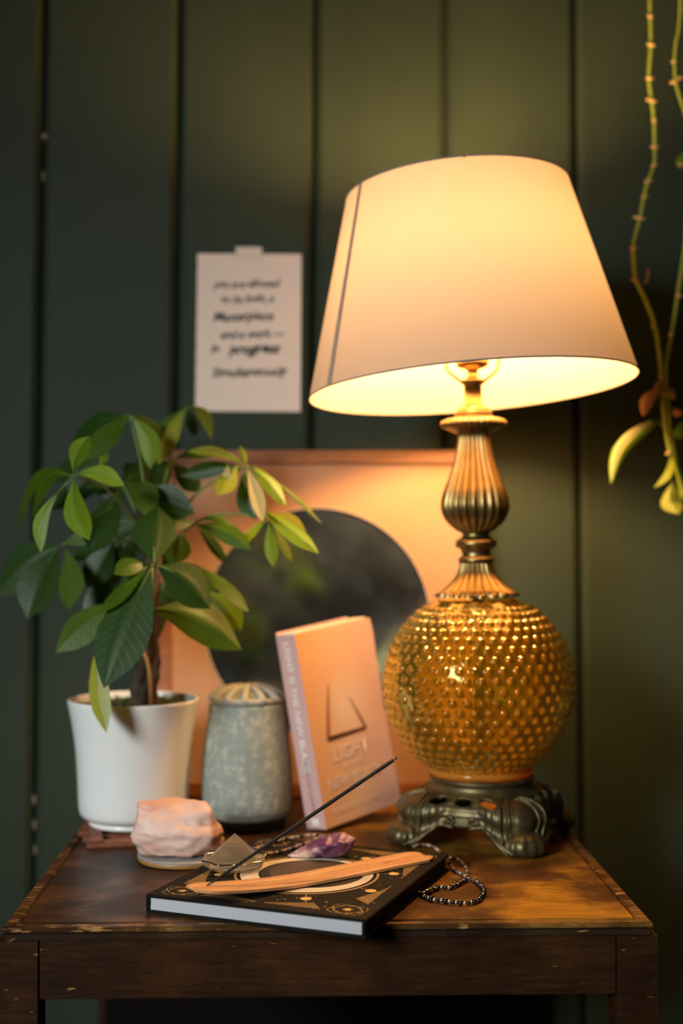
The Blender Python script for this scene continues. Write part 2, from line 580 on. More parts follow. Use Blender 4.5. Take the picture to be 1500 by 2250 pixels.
# ------------------------------------------------------------------ mesh helpers
class MB:
    """collects vertices and faces"""
    def __init__(self):
        self.v, self.f, self.mi = [], [], []

    def add(self, vs, fs, mi=0):
        o = len(self.v)
        self.v += [tuple(p) for p in vs]
        self.f += [tuple(i + o for i in f) for f in fs]
        self.mi += [mi] * len(fs)
        return self

    def box(self, c, s, bev=0.0, m=None, mi=0):
        x, y, z = (k / 2 for k in s)
        if bev <= 0:
            vs = [Vector((a * x, b * y, d * z)) for d in (-1, 1) for a, b in ((-1, -1), (1, -1), (1, 1), (-1, 1))]
            fs = [(3, 2, 1, 0), (4, 5, 6, 7), (0, 1, 5, 4), (1, 2, 6, 5), (2, 3, 7, 6), (3, 0, 4, 7)]
        else:
            bm = bmesh.new()
            bmesh.ops.create_cube(bm, size=1)
            bmesh.ops.scale(bm, vec=s, verts=bm.verts)
            bmesh.ops.bevel(bm, geom=bm.edges[:], offset=bev, segments=2, affect='EDGES')
            vs = [v.co.copy() for v in bm.verts]
            bm.verts.index_update()
            fs = [[v.index for v in f.verts] for f in bm.faces]
            bm.free()
        mt = m or Matrix.Identity(4)
        c = Vector(c)
        return self.add([mt @ (p + c) for p in vs], fs, mi)

    def tube(self, pts, rad, n=8, cap=True, mi=0):
        pts = [Vector(p) for p in pts]
        rs = rad if isinstance(rad, (list, tuple)) else [rad] * len(pts)
        vs, fs = [], []
        up = Vector((0.13, 0.07, 1)).normalized()
        for i, p in enumerate(pts):
            t = (pts[min(i + 1, len(pts) - 1)] - pts[max(i - 1, 0)]).normalized()
            if abs(t.dot(up)) > .97:
                up = Vector((1, 0.1, 0.05)).normalized()
            a = t.cross(up).normalized()
            b = t.cross(a).normalized()
            up = -b if (-b).dot(up) > 0 else b
            a = t.cross(up).normalized()
            b = a.cross(t).normalized()
            for k in range(n):
                q = 2 * PI * k / n
                vs.append(p + (a * math.cos(q) + b * math.sin(q)) * rs[i])
        for i in range(len(pts) - 1):
            for k in range(n):
                fs.append((i * n + k, i * n + (k + 1) % n, (i + 1) * n + (k + 1) % n, (i + 1) * n + k))
        if cap:
            fs.append(tuple(range(n)))
            fs.append(tuple((len(pts) - 1) * n + k for k in range(n - 1, -1, -1)))
        return self.add(vs, fs, mi)

    def ring(self, c, r, t, n=64, m=8, mi=0, mt=None):
        c = Vector(c)
        vs, fs = [], []
        for i in range(n):
            a = 2 * PI * i / n
            for j in range(m):
                b = 2 * PI * j / m
                p = c + Vector(((r + t * math.cos(b)) * math.cos(a), (r + t * math.cos(b)) * math.sin(a), t * math.sin(b)))
                vs.append(mt @ p if mt else p)
        for i in range(n):
            for j in range(m):
                fs.append((i * m + j, ((i + 1) % n) * m + j, ((i + 1) % n) * m + (j + 1) % m, i * m + (j + 1) % m))
        return self.add(vs, fs, mi)

    def lathe(self, prof, n=64, fn=None, mi=0):
        """prof: (r, z) list bottom to top; fn(r, z, angle, i) may change r"""
        vs, fs = [], []
        for i, (r, z) in enumerate(prof):
            for k in range(n):
                a = 2 * PI * k / n
                rr, zz = (r, z) if fn is None else fn(r, z, a, i)
                vs.append((rr * math.cos(a), rr * math.sin(a), zz))
        for i in range(len(prof) - 1):
            for k in range(n):
                fs.append((i * n + k, i * n + (k + 1) % n, (i + 1) * n + (k + 1) % n, (i + 1) * n + k))
        return self.add(vs, fs, mi)

    def build(self, name, material, parent=None, smooth=False, recalc=True, at=None):
        me = bpy.data.meshes.new(name)
        me.from_pydata(self.v, [], self.f)
        for m_ in (material if isinstance(material, (list, tuple)) else [material]):
            me.materials.append(m_)
        for p, i in zip(me.polygons, self.mi):
            p.material_index = i
            p.use_smooth = smooth
        if recalc:
            bm = bmesh.new()
            bm.from_mesh(me)
            bmesh.ops.recalc_face_normals(bm, faces=bm.faces)
            bm.to_mesh(me)
            bm.free()
        me.update()
        o = bpy.data.objects.new(name, me)
        C.objects.link(o)
        if parent is not None:
            o.parent = parent
        if at is not None:
            o.location = at
        return o


def spline(pts, k=6):
    """Catmull-Rom through points (tuples of any length)"""
    P_ = [Vector(p) for p in pts]
    out = []
    for i in range(len(P_) - 1):
        a, b, c, d = P_[max(i - 1, 0)], P_[i], P_[i + 1], P_[min(i + 2, len(P_) - 1)]
        for j in range(k):
            t = j / k
            out.append(.5 * ((2 * b) + (c - a) * t + (2 * a - 5 * b + 4 * c - d) * t * t + (3 * b - a - 3 * c + d) * t ** 3))
    out.append(P_[-1])
    return out


def empty(name, label, cat, loc=(0, 0, 0), rot=(0, 0, 0), group=None):
    o = bpy.data.objects.new(name, None)
    C.objects.link(o)
    o.empty_display_size = .02
    o.location = loc
    o.rotation_euler = rot
    return tag(o, label, cat, group)


def tag(o, label=None, cat=None, group=None, kind=None):
    for k, v in (('label', label), ('category', cat), ('group', group), ('kind', kind)):
        if v:
            o[k] = v
    return o


def text(body, size, material, name, parent, mw, extr=0.0, shear=0.0, align='CENTER', bold=0.0, space=1.0, wob=0.0, depth=.0002):
    """flat lettering; mw maps text plane (x, y) to the parent's space"""
    cu = bpy.data.curves.new(name, 'FONT')
    cu.body = body
    cu.size = size
    cu.align_x = align
    cu.shear = shear
    cu.offset = bold
    cu.space_character = space
    cu.extrude = depth
    cu.resolution_u = 3
    to = bpy.data.objects.new(name + '_tmp', cu)
    C.objects.link(to)
    dg = bpy.context.evaluated_depsgraph_get()
    me = bpy.data.meshes.new_from_object(to.evaluated_get(dg))
    bpy.data.objects.remove(to)
    bpy.data.curves.remove(cu)
    me.name = name
    for v in me.vertices:
        x, y = v.co.x, v.co.y
        if wob:
            v.co.y += wob * math.sin(x * 140) + wob * .7 * math.sin(x * 410 + 1)
            v.co.x += wob * .6 * math.sin(y * 300 + x * 90)
    me.materials.clear()
    me.materials.append(material)
    me.transform(mw)
    o = bpy.data.objects.new(name, me)
    C.objects.link(o)
    o.parent = parent
    return o


def hull(pts, sub=0, nz=0.0, nscale=40, bev=0.0, seed=0, layered=1.0):
    bm = bmesh.new()
    for p in pts:
        bm.verts.new(p)
    r = bmesh.ops.convex_hull(bm, input=bm.verts[:])
    bmesh.ops.delete(bm, geom=[g for g in r['geom_interior'] if isinstance(g, bmesh.types.BMVert)], context='VERTS')
    if bev:
        bmesh.ops.bevel(bm, geom=bm.edges[:], offset=bev, segments=2, affect='EDGES', clamp_overlap=True)
    if sub:
        bmesh.ops.triangulate(bm, faces=bm.faces[:])
        bmesh.ops.subdivide_edges(bm, edges=bm.edges[:], cuts=sub, use_grid_fill=True)
        bm.normal_update()
        for v in bm.verts:
            s = Vector((v.co.x, v.co.y, v.co.z * layered)) * nscale + Vector((seed, seed * 2, v.co.x * 6 * (layered - 1)))
            v.co += v.normal * nz * (mnoise.noise(s) + .5 * mnoise.noise(s * 2.3))
    mb = MB()
    bm.verts.index_update()
    mb.add([v.co.copy() for v in bm.verts], [[v.index for v in f.verts] for f in bm.faces])
    bm.free()
    return mb


# ------------------------------------------------------------------ the room
fl = MB()
fl.box((0, .1, -.02), (3.6, 3.6, .04))
tag(fl.build('floor', M['floorwood']), kind='structure')
HC = 2.4
back = MB().box((0, WALL + .034, HC / 2), (3.6, .03, HC)).build('wall_back', M['groove'])
tag(back, kind='structure')
# boards: seam positions read high and low on the wall, repeated outwards
top_px = [97, 393, 692, 978, 1262]
low_px = [70, 377, 679, 980, 1283]
seams = []
for a, b in zip(top_px, low_px):
    p, q = at(a, 0, WALL), at(b, 1900, WALL)
    seams.append((p, q))


def seam_x(i, z):
    n = len(seams)
    if i < 0:
        return seam_x(0, z) + .1775 * i
    if i >= n:
        return seam_x(n - 1, z) + .1775 * (i - n + 1)
    p, q = seams[i]
    t = (z - q.z) / (p.z - q.z)
    t = max(-.25, min(1.3, t))
    return q.x + (p.x - q.x) * t


for i in range(-7, 11):
    prof = [(0, .018), (0, .0075), (.0065, 0), ]
    vs, fs = [], []
    zs = (0, .55, 1.0, 1.35, HC)
    for z in zs:
        l, r = seam_x(i - 1, z) + .0022, seam_x(i, z) - .0022
        for x, y in ((l, .018), (l, .0065), (l + .0075, 0), (r - .0075, 0), (r, .0065), (r, .018)):
            vs.append((x, WALL + y, z))
    for k in range(len(zs) - 1):
        for j in range(6):
            fs.append((k * 6 + j, k * 6 + (j + 1) % 6, (k + 1) * 6 + (j + 1) % 6, (k + 1) * 6 + j))
    fs.append(tuple(range(6)))
    fs.append(tuple((len(zs) - 1) * 6 + j for j in range(6)))
    MB().add(vs, fs).build('board', M['wall'], back)
for px, py in ((97, 298), (94, 385), (74, 1815), (76, 1870), (548, 55), (73, 1760)):
    p = at(px, py, WALL)
    s = .0045 if py < 300 else .003
    if px == 548:
        continue
    n = MB().lathe([(0.0001, -s * .5), (s * .7, -s * .3), (s, 0), (s * .6, s * .4), (.0001, s * .5)], 10)
    o = n.build('paint_chip', M['chip'], back, smooth=True)
    o.location = p + Vector((0, .0025 if py < 300 else .006, 0))
    o.rotation_euler = (R(90), 0, 0)
    if py > 380:
        o.scale = (.7, 2.6, 1)
tag(MB().box((0, WALL - .009, .06), (3.6, .018, .12), .004).build('baseboard_back', M['trimpaint']), kind='structure')
tag(MB().box((0, .1, HC + .02), (3.6, 3.6, .04)).build('ceiling', M['ceiling']), kind='structure')

M['plaster'] = plain('dim green grey plaster', (.05, .058, .055), .8)
tag(MB().box((1.82, 0, HC / 2), (.04, 3.6, HC)).build('wall_right', M['plaster']), kind='structure')
tag(MB().box((0, -1.72, HC / 2), (3.6, .04, HC)).build('wall_front', M['plaster']), kind='structure')
# left wall with a window opening, y -1.64..-0.66, z 1.25..2.19
mb = MB()
mb.box((-1.82, .52, HC / 2), (.04, 2.36, HC)).box((-1.82, -1.68, HC / 2), (.04, .08, HC))
mb.box((-1.82, -1.15, .625), (.04, .98, 1.25)).box((-1.82, -1.15, 2.295), (.04, .98, .21))
tag(mb.build('wall_left', M['plaster']), kind='structure')
mb = MB()
for y in (-1.62, -1.15, -.68):
    mb.box((-1.82, y, 1.72), (.05, .04, .94))
for z in (1.27, 2.17):
    mb.box((-1.82, -1.15, z), (.05, .98, .04))
tag(mb.build('window_1', M['trimpaint']), kind='structure')
# ------------------------------------------------------------------ the table
tl = onz(2, 2039)
TW, TD = .5515, .588
table = empty('side_table', 'dark worn walnut side table with grooved top edge carrying the lamp and plant', 'table',
              (tl.x, tl.y, 0), (0, 0, R(1.7)))
BW = .0125                                   # border width, outside the inlaid line
tt = .0038
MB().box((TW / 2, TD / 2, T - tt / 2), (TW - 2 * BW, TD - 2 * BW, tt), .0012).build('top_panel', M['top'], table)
g = MB().box((TW / 2, TD / 2, T - .010), (TW - .028, TD - .028, .012))
g.build('under_panel', M['mould'], table)


def mitred(parent, x0, y0, x1, y1, wdt, z0, z1, side, material, name, bev=.0012):
    """one mitred border piece on a side of the rectangle"""
    o_, i_ = [(x0, y0), (x1, y0), (x1, y1), (x0, y1)], [(x0 + wdt, y0 + wdt), (x1 - wdt, y0 + wdt), (x1 - wdt, y1 - wdt), (x0 + wdt, y1 - wdt)]
    a, b = side, (side + 1) % 4
    q = [o_[a], o_[b], i_[b], i_[a]]
    bm = bmesh.new()
    lo = [bm.verts.new((x, y, z0)) for x, y in q]
    hi = [bm.verts.new((x, y, z1)) for x, y in q]
    bm.faces.new(lo[::-1])
    bm.faces.new(hi)
    for k in range(4):
        bm.faces.new((lo[k], lo[(k + 1) % 4], hi[(k + 1) % 4], hi[k]))
    if bev:
        bmesh.ops.bevel(bm, geom=[e for e in bm.edges if abs(e.verts[0].co.z - e.verts[1].co.z) < 1e-6 and e.verts[0].co.z > z0 + 1e-6],
                        offset=bev, segments=2, affect='EDGES')
    # slightly uneven, knocked edges
    bmesh.ops.subdivide_edges(bm, edges=[e for e in bm.edges if e.calc_length() > .3], cuts=40)
    for v in bm.verts:
        v.co.z += .00025 * mnoise.noise(v.co * 60)
    mb = MB()
    bm.verts.index_update()
    mb.add([v.co.copy() for v in bm.verts], [[v.index for v in f.verts] for f in bm.faces])
    bm.free()
    return mb.build(name, material, parent)


for s in range(4):
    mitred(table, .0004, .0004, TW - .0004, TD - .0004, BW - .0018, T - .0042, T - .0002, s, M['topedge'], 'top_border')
    mitred(table, .0022, .0022, TW - .0022, TD - .0022, .012, T - .0112, T - .0046, s, M['mould'], 'edge_moulding', .0018)
# apron boards and square legs
LW = .0345
az0, az1 = T - .0615, T - .0118
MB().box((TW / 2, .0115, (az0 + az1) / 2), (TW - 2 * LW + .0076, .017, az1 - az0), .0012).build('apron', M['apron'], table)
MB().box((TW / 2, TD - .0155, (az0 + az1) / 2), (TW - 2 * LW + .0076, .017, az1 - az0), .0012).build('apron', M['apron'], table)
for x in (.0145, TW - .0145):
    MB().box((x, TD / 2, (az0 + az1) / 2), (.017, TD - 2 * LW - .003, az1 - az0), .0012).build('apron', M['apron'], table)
for x in (LW / 2 - .004, TW - LW / 2 + .004):
    for y in (LW / 2 + .001, TD - LW / 2 - .003):
        mb = MB()
        bm = bmesh.new()
        vs = []
        for z, h in ((0, .38), (.28, .5), (az1, .5)):
            for a, b in ((-1, -1), (1, -1), (1, 1), (-1, 1)):
                vs.append((x + a * LW * h, y + b * LW * h, z))
        fs = [(3, 2, 1, 0), (8, 9, 10, 11)]
        for k in range(2):
            for j in range(4):
                fs.append((k * 4 + j, k * 4 + (j + 1) % 4, k * 4 + 4 + (j + 1) % 4, k * 4 + 4 + j))
        bm.free()
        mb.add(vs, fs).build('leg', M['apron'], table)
MB().box((TW / 2, TD - LW - .010, (az0 + .18) / 2), (TW - .012, .006, az0 - .181), 0).build('rear_shade_panel', M['dark'], table)  # added dark sheet; its colour stands in for shade below the apron
MB().box((TW / 2, TD / 2, .17), (TW - .01, TD - .03, .018), .003).build('lower_shelf', M['mould'], table)

# ------------------------------------------------------------------ framed mirror leaning on the wall
FW, FH, FT = .416, .4405, .016
lean = math.asin(.050 / FH)
fr = empty('framed_mirror', 'square orange wood frame with cream mat around a round dark mirror', 'mirror',
           (at(705, 1745, 1.634).x, 1.634, T + .0008), (-lean, 0, 0))
# local axes: x along, z up, front face towards -y
fw = .0175
for nm, c, s in (('frame_rail', (0, 0, fw / 2), (FW, FT, fw)), ('frame_rail', (0, 0, FH - fw / 2), (FW, FT, fw)),
                 ('frame_rail', (-FW / 2 + fw / 2, 0, FH / 2), (fw, FT, FH - 2 * fw - .0006)),
                 ('frame_rail', (FW / 2 - fw / 2, 0, FH / 2), (fw, FT, FH - 2 * fw - .0006))):
    MB().box(c, s, .0018).build(nm, M['framewood'], fr)
cxm, czm, rm = -.0055, .2215, .1445
# mat board with a circular opening
n = 96
vs, fs = [], []
hx, hz0, hz1 = FW / 2 - fw + .002, fw - .002, FH - fw + .002
for layer, y in ((0, -.0015), (1, .0015)):
    for k in range(n):
        a = 2 * PI * k / n
        ca, sa = math.cos(a), math.sin(a)
        tx = ((hx if ca > 0 else -hx) - cxm) / ca if abs(ca) > 1e-6 else 1e9
        tz = ((hz1 if sa > 0 else hz0) - czm) / sa if abs(sa) > 1e-6 else 1e9
        t_ = min(abs(tx), abs(tz))
        vs.append((cxm + ca * t_, y, czm + sa * t_))
        vs.append((cxm + ca * rm, y, czm + sa * rm))
for k in range(n):
    a, b = 2 * k, 2 * ((k + 1) % n)
    fs += [(a, b, b + 1, a + 1), (2 * n + a, 2 * n + a + 1, 2 * n + b + 1, 2 * n + b), (a + 1, b + 1, 2 * n + b + 1, 2 * n + a + 1),
           (a, 2 * n + a, 2 * n + b, b)]
MB().add(vs, fs).build('mat_board', M['mat'], fr)
MB().ring((0, 0, 0), rm + .0003, .0009, 96, 6, mt=Matrix.Translation((cxm, -.0014, czm)) @ Matrix.Rotation(R(90), 4, 'X')).build('mat_bevel', M['bevel'], fr, smooth=True)
o = MB().lathe([(.0001, -.001), (rm + .004, -.001), (rm + .004, .001), (.0001, .001)], 96).build('mirror_disc', M['mirror'], fr)
o.location = (cxm, .0028, czm)
o.rotation_euler = (R(90), 0, 0)
MB().box((0, .0062, FH / 2), (FW - 2 * fw + .004, .003, FH - 2 * fw + .004)).build('backing_board', M['black'], fr)

# ------------------------------------------------------------------ handwritten note taped to the wall
p00, p11 = at(431, 904, WALL - .0008), at(660, 558, WALL - .0008)
nw, nh = p11.x - p00.x, p11.z - p00.z
note = empty('wall_note', 'pale deckle-edged handwritten paper note taped to the green boards left of the lamp', 'note', ((p00.x + p11.x) / 2, WALL - .0008, p00.z), (0, R(.35), 0))
vs, fs = [], []
nn = 60
for i in range(nn + 1):
    z = nh * i / nn
    wl_ = -nw / 2 + .0012 * mnoise.noise(Vector((z * 230, 3, 1))) - .002 * (1 - i / nn) * .6
    wr_ = nw / 2 + .0004 * mnoise.noise(Vector((z * 230, 9, 1)))
    for x, y in ((wl_, -.0004), (wr_, -.0004), (wr_, 0), (wl_, 0)):
        vs.append((x, y, z + (.0006 * mnoise.noise(Vector((x * 90, 5, i))) if i in (0, nn) else 0)))
for i in range(nn):
    for j in range(4):
        fs.append((i * 4 + j, i * 4 + (j + 1) % 4, i * 4 + 4 + (j + 1) % 4, i * 4 + 4 + j))
fs += [(0, 1, 2, 3), (nn * 4 + 3, nn * 4 + 2, nn * 4 + 1, nn * 4)]
MB().add(vs, fs).build('sheet', M['paper'], note)
a_, b_ = at(516, 560, WALL) - note.location, at(573, 546, WALL) - note.location
MB().box(((a_.x + b_.x) / 2, -.0016, (a_.z + b_.z) / 2 - .002), (b_.x - a_.x, .0006, .015), 0).build('tape', M['tape'], note)
rx90 = Matrix.Rotation(R(90), 4, 'X')
for body, px, py, sz, mt_, bd in (('you are allowed', 539, 631, .0135, 'ink', .0003), ('to be both, a', 541, 664, .0135, 'ink', .0003), ('Masterpiece', 532, 704, .0165, 'ink', .0004),
                                  ('and a work \u2014', 552, 742, .0145, 'ink', .0004), ('in', 470, 774, .0145, 'ink', .0004), ('progress', 557, 776, .0190, 'inkbold', .0007),
                                  ('Simultaneously', 545, 826, .0165, 'ink', .0004)):
    q = at(px, py, WALL - .0014) - note.location
    text(body, sz, M[mt_], 'handwriting', note, Matrix.Translation((q.x, -.0006, q.z)) @ Matrix.Rotation(R(-2), 4, 'Y') @ rx90, shear=.35, bold=bd, space=.98, wob=.0006)

# ------------------------------------------------------------------ the lamp
LX, LY = .1535, 1.4225
lamp = empty('table_lamp', 'lit brass table lamp with amber hobnail glass globe and tilted cream shade', 'lamp', (LX, LY, T), (0, R(-1.1), 0))
U = LY / FPX                                # metres per pixel at the lamp's axis


def zt(py):
    return EYE - (py - 1175) * U


# cast base: four scrolled legs, pierced panels between them
corner = spline([(.0545, .0645), (.0550, .0590), (.0600, .0545), (.0740, .0520), (.0870, .0450), (.0925, .0350), (.0900, .0250), (.0920, .0170), (.0990, .0110), (.1040, .0050), (.1000, .0006)], 5)
side = spline([(.0545, .0645), (.0550, .0590), (.0580, .0550), (.0640, .0515), (.0700, .0465), (.0735, .0405), (.0740, .0350), (.0750, .0305), (.0760, .0275), (.0755, .0255), (.0730, .0240)], 5)
leg_dir = math.atan2(1.325 - LY, .193 - LX)
NA = 288
ns = len(corner)


def cast(fi, a):
    """point of the casting at row fi (may be fractional) and angle a from the front leg"""
    i = max(0, min(ns - 1.001, fi))
    k, fr_ = int(i), i - int(i)
    d = (a + PI / 4) % (PI / 2) - PI / 4               # angle off the nearest leg
    v = i / (ns - 1)
    core, zero = R(17 - 8 * v), R(40 - 12 * v)
    x = max(0, min(1, (zero - abs(d)) / (zero - core)))
    ww = x * x * (3 - 2 * x)
    c_, s_ = corner[k].lerp(corner[k + 1], fr_), side[k].lerp(side[k + 1], fr_)
    r = c_.x * ww + s_.x * (1 - ww)
    z = c_.y * ww + s_.y * (1 - ww)
    band = min(1, max(0, (i - 9) / 5)) * min(1, max(0, (ns - 6 - i) / 5))
    if abs(d) < R(7.5) and 14 < i < 38:                # raised oval cartouche on each leg
        e = (d / R(7.5)) ** 2 + ((i - 26) / 12) ** 2
        r += .0042 * math.sqrt(max(0, 1 - e))
    elif abs(d) < R(28):
        r += .0011 * math.cos(d * 88) * band
    else:
        r += .0005 * math.cos(i * 1.1) * band
    return Vector((r * math.cos(a + leg_dir), r * math.sin(a + leg_dir), z))


verts = [cast(i, 2 * PI * k / NA) for i in range(ns) for k in range(NA)]


def pierced(i, k):
    a = 2 * PI * (k + .5) / NA
    dd = math.degrees((a % (PI / 2)) - PI / 4)         # off the panel's middle
    for c0, i0, ra, ri in ((0, 17, 8.5, 4.0), (-21, 16, 7, 3.6), (21, 16, 7, 3.6), (-10, 32, 3.6, 2.8), (10, 32, 3.6, 2.8)):
        if ((dd - c0) / ra) ** 2 + ((i + .5 - i0) / ri) ** 2 < 1:
            return True
    return False


faces = []
for i in range(ns - 1):
    for k in range(NA):
        if not pierced(i, k):
            faces.append((i * NA + k, i * NA + (k + 1) % NA, (i + 1) * NA + (k + 1) % NA, (i + 1) * NA + k))
base = MB().add(verts, faces).build('pierced_base', M['bronze'], lamp, smooth=True, recalc=True)
sm = base.modifiers.new('thick', 'SOLIDIFY')
sm.thickness = .003
sm.offset = -1
# toes and scrolls
for q in range(4):
    qa = q * PI / 2
    a = leg_dir + qa
    ux, vx = Vector((math.cos(a), math.sin(a), 0)), Vector((-math.sin(a), math.cos(a), 0))
    vs, fs = [], []
    NF = 56
    for i in range(15):
        th = PI * i / 14
        for k in range(NF):
            ph = 2 * PI * k / NF
            rr = math.sin(th) ** .7 * (1 + .05 * math.cos(ph * 12))
            zz = .0122 + .0120 * math.cos(th)
            p = ux * (.0965 - zz * .15 + .0165 * rr * math.cos(ph)) + vx * ((.0225 + .003 * (1 - zz / .024)) * rr * math.sin(ph)) + Vector((0, 0, zz))
            vs.append(p)
    for i in range(14):
        for k in range(NF):
            fs.append((i * NF + k, i * NF + (k + 1) % NF, (i + 1) * NF + (k + 1) % NF, (i + 1) * NF + k))
    MB().add(vs, fs).build('foot', M['bronze'], lamp, smooth=True)
    mb = MB()
    out = lambda p, t=.0012: p + Vector((p.x, p.y, 0)).normalized() * t

    def run(path, rad):
        pts_ = spline([(R(d_), i_, 0) for d_, i_ in path], 8)
        mb.tube([out(cast(p.y, qa + p.x)) for p in pts_], rad, 7)
    for s in (-1, 1):
        # rib along the arch, ending in a curl by the panel's middle
        run([(s * 13, 49), (s * 20, 45), (s * 27, 41), (s * 32, 43), (s * 38, 47)], .0019)
        run([(s * 34, 40), (s * 31, 35), (s * 35, 30), (s * 39, 34), (s * 37, 39), (s * 34, 37)], .0016)
        # ribs framing the oval
        run([(s * 3, 12), (s * 9, 16), (s * 11, 26), (s * 9, 37), (s * 12, 46)], .0014)
        run([(s * 9, 11), (s * 15, 16), (s * 17, 26), (s * 15, 36), (s * 18, 43)], .0013)
        # bead-edged cut-outs
        run([(s * 45 - s * 8.5, 17), (s * 45 - s * 6, 13.5), (s * 45, 12.5)], .0008)
        run([(s * 45 - s * 8.5, 17), (s * 45 - s * 6, 20.5), (s * 45, 21.5)], .0008)
        pts_ = [(s * 24 + s * 7.2 * math.cos(t * PI / 8), 16 + 4.0 * math.sin(t * PI / 8)) for t in range(17)]
        mb.tube([out(cast(i_, qa + R(d_)), .0006) for d_, i_ in pts_], .0009, 6)
    mb.build('scroll', M['bronze'], lamp, smooth=True)
# collar above the casting
prof = spline([(.0535, .0600), (.0548, .0625), (.0568, .0645), (.0570, .0665), (.0545, .0685), (.0300, .0688), (.0120, .0688)], 4)
MB().lathe([(p.x, p.y) for p in prof], 96).build('base_collar', M['bronze'], lamp, smooth=True)
# thick glass lip glowing between the collar and globe
zc = zt(1503)
RB = .1052
lipz = zt(1690)
prof = spline([(.0475, .0690), (.0545, .0700), (.0570, .0735), (.0555, .0775), (.0520, .0800), (.0480, .0800)], 4)
MB().lathe([(p.x, p.y) for p in prof], 96).build('glass_lip', M['amberfoot'], lamp, smooth=True)
# hobnail globe: real bumps, thin wall
NU, NV = 660, 330
NB, ROWS = 42, 21
vs, fs = [], []
th0, th1 = R(25), R(152)
for i in range(NV + 1):
    th = th0 + (th1 - th0) * i / NV
    row = (th - th0) / (th1 - th0) * ROWS
    r_i = math.floor(row)
    fv = row - r_i
    env = min(1, max(0, (th - R(31)) / R(6))) * min(1, max(0, (R(151) - th) / R(3)))
    for k in range(NU):
        ph = 2 * PI * k / NU
        h = 0
        for rr in (r_i - 1, r_i, r_i + 1):
            cu_ = ph / (2 * PI) * NB + (.5 if rr % 2 else 0)
            du = cu_ - math.floor(cu_) - .5
            dv = row - rr - .5
            # metric distance: bump spacing shrinks near the poles
            dx = du * 2 * PI / NB * max(.45, math.sin(th)) * RB
            dz = dv * (th1 - th0) / ROWS * RB
            rad = .0045
            q = (dx * dx + dz * dz) / (rad * rad)
            if q < 1:
                h = max(h, math.sqrt(1 - q) ** 1.0 * (1 - .25 * q))
        r = RB - .0022 + .0027 * h * env
        vs.append((r * math.sin(th) * math.cos(ph), r * math.sin(th) * math.sin(ph), zc + r * math.cos(th)))
for i in range(NV):
    for k in range(NU):
        fs.append((i * NU + k, i * NU + (k + 1) % NU, (i + 1) * NU + (k + 1) % NU, (i + 1) * NU + k))
MB().add(vs, fs).build('glass_globe', M['amber'], lamp, smooth=True, recalc=False)
vs, fs = [], []
NU2, NV2 = 96, 48
for i in range(NV2 + 1):                            # inner wall of the blown glass
    th = th0 + (th1 - th0) * i / NV2
    r = RB - .0058
    for k in range(NU2):
        ph = 2 * PI * k / NU2
        vs.append((r * math.sin(th) * math.cos(ph), r * math.sin(th) * math.sin(ph), zc + r * math.cos(th)))
for i in range(NV2):
    for k in range(NU2):
        fs.append((i * NU2 + k, (i + 1) * NU2 + k, (i + 1) * NU2 + (k + 1) % NU2, i * NU2 + (k + 1) % NU2))
MB().add(vs, fs).build('globe_inner_wall', M['amber'], lamp, smooth=True, recalc=False)
MB().tube([(0, 0, .068), (0, 0, .28)], .0055, 16).build('centre_rod', M['brass'], lamp, smooth=True)

for o in list(lamp.children):                     # the foot stands flat although the column leans
    if o.name.split('.')[0] in ('pierced_base', 'foot', 'scroll', 'base_collar'):
        o.rotation_euler = (0, R(1.1), 0)
        o.location.z = .0004
# fluted brass column
def flute(n, amp):
    def fn(r, z, a, i):
        return r * (1 - amp + amp * 2 * abs(math.cos(n * a / 2)) ** .7), z
    return fn


pf = [(46.0, 1311), (44.8, 1303), (38, 1296), (29, 1280), (22, 1262), (18.5, 1244), (17.5, 1236)]
pr = spline([(r * 2 * U * 1.0, zt(y)) for r, y in pf], 5)
MB().lathe([(p.x, p.y) for p in pr], 240, lambda r, z, a, i: (r * (.90 + .12 * abs(math.cos(10 * a)) ** .8), z + (.0022 * (1 - abs(math.cos(10 * a))) if i < 6 else 0))
           ).build('fluted_flare', M['brass'], lamp, smooth=True)
pf = [(17, 1238), (19.0, 1236), (20.2, 1230), (19, 1224), (16.5, 1221), (16.2, 1212), (17.5, 1206), (21.5, 1202), (23.2, 1194), (21.5, 1186), (17, 1181), (15.2, 1176), (15.5, 1170), (18, 1166)]
pr = spline([(r * 2 * U, zt(y)) for r, y in pf], 4)
MB().lathe([(p.x, p.y) for p in pr], 64).build('ring_turning', M['brass'], lamp, smooth=True)
pf = [(16, 1170), (22, 1163), (31, 1146), (36.2, 1125), (37.2, 1106), (34.5, 1082), (29.5, 1056), (24.5, 1028), (20.5, 1000), (18, 975), (17.5, 958), (19.5, 950)]
pr = spline([(r * 2 * U, zt(y)) for r, y in pf], 5)
MB().lathe([(p.x, p.y) for p in pr], 264, lambda r, z, a, i: (r * (.915 + .105 * abs(math.cos(11 * a)) ** .8), z)).build('fluted_bulb_column', M['brass'], lamp, smooth=True)
pf = [(19, 952), (22, 949), (30, 942), (34.5, 937), (36, 931), (34, 924), (27, 919), (22, 917), (20.5, 914), (21, 908), (19, 904), (12, 902)]
pr = spline([(r * 2 * U, zt(y)) for r, y in pf], 4)
MB().lathe([(p.x, p.y) for p in pr], 256, lambda r, z, a, i: (r * (1 + (.022 * math.cos(32 * a) if 8 < i < 26 else 0)), z)).build('drip_cup', M['brass'], lamp, smooth=True)
pf = [(18, 903), (18, 897), (12, 893), (11, 890), (9.8, 886), (9.8, 842), (13, 838), (13, 834), (8, 832), (6, 826), (6, 812), (13, 808), (18, 803), (18, 790), (15, 786), (15, 706), (12, 700)]
MB().lathe([(r * 2 * U, zt(y)) for r, y in pf], 48).build('socket_stem', M['brightbrass'], lamp, smooth=True)

# shade assembly, its own tilt
shade_c = Vector((at(1037, 850, LY).x - LX, 0, zt(853)))
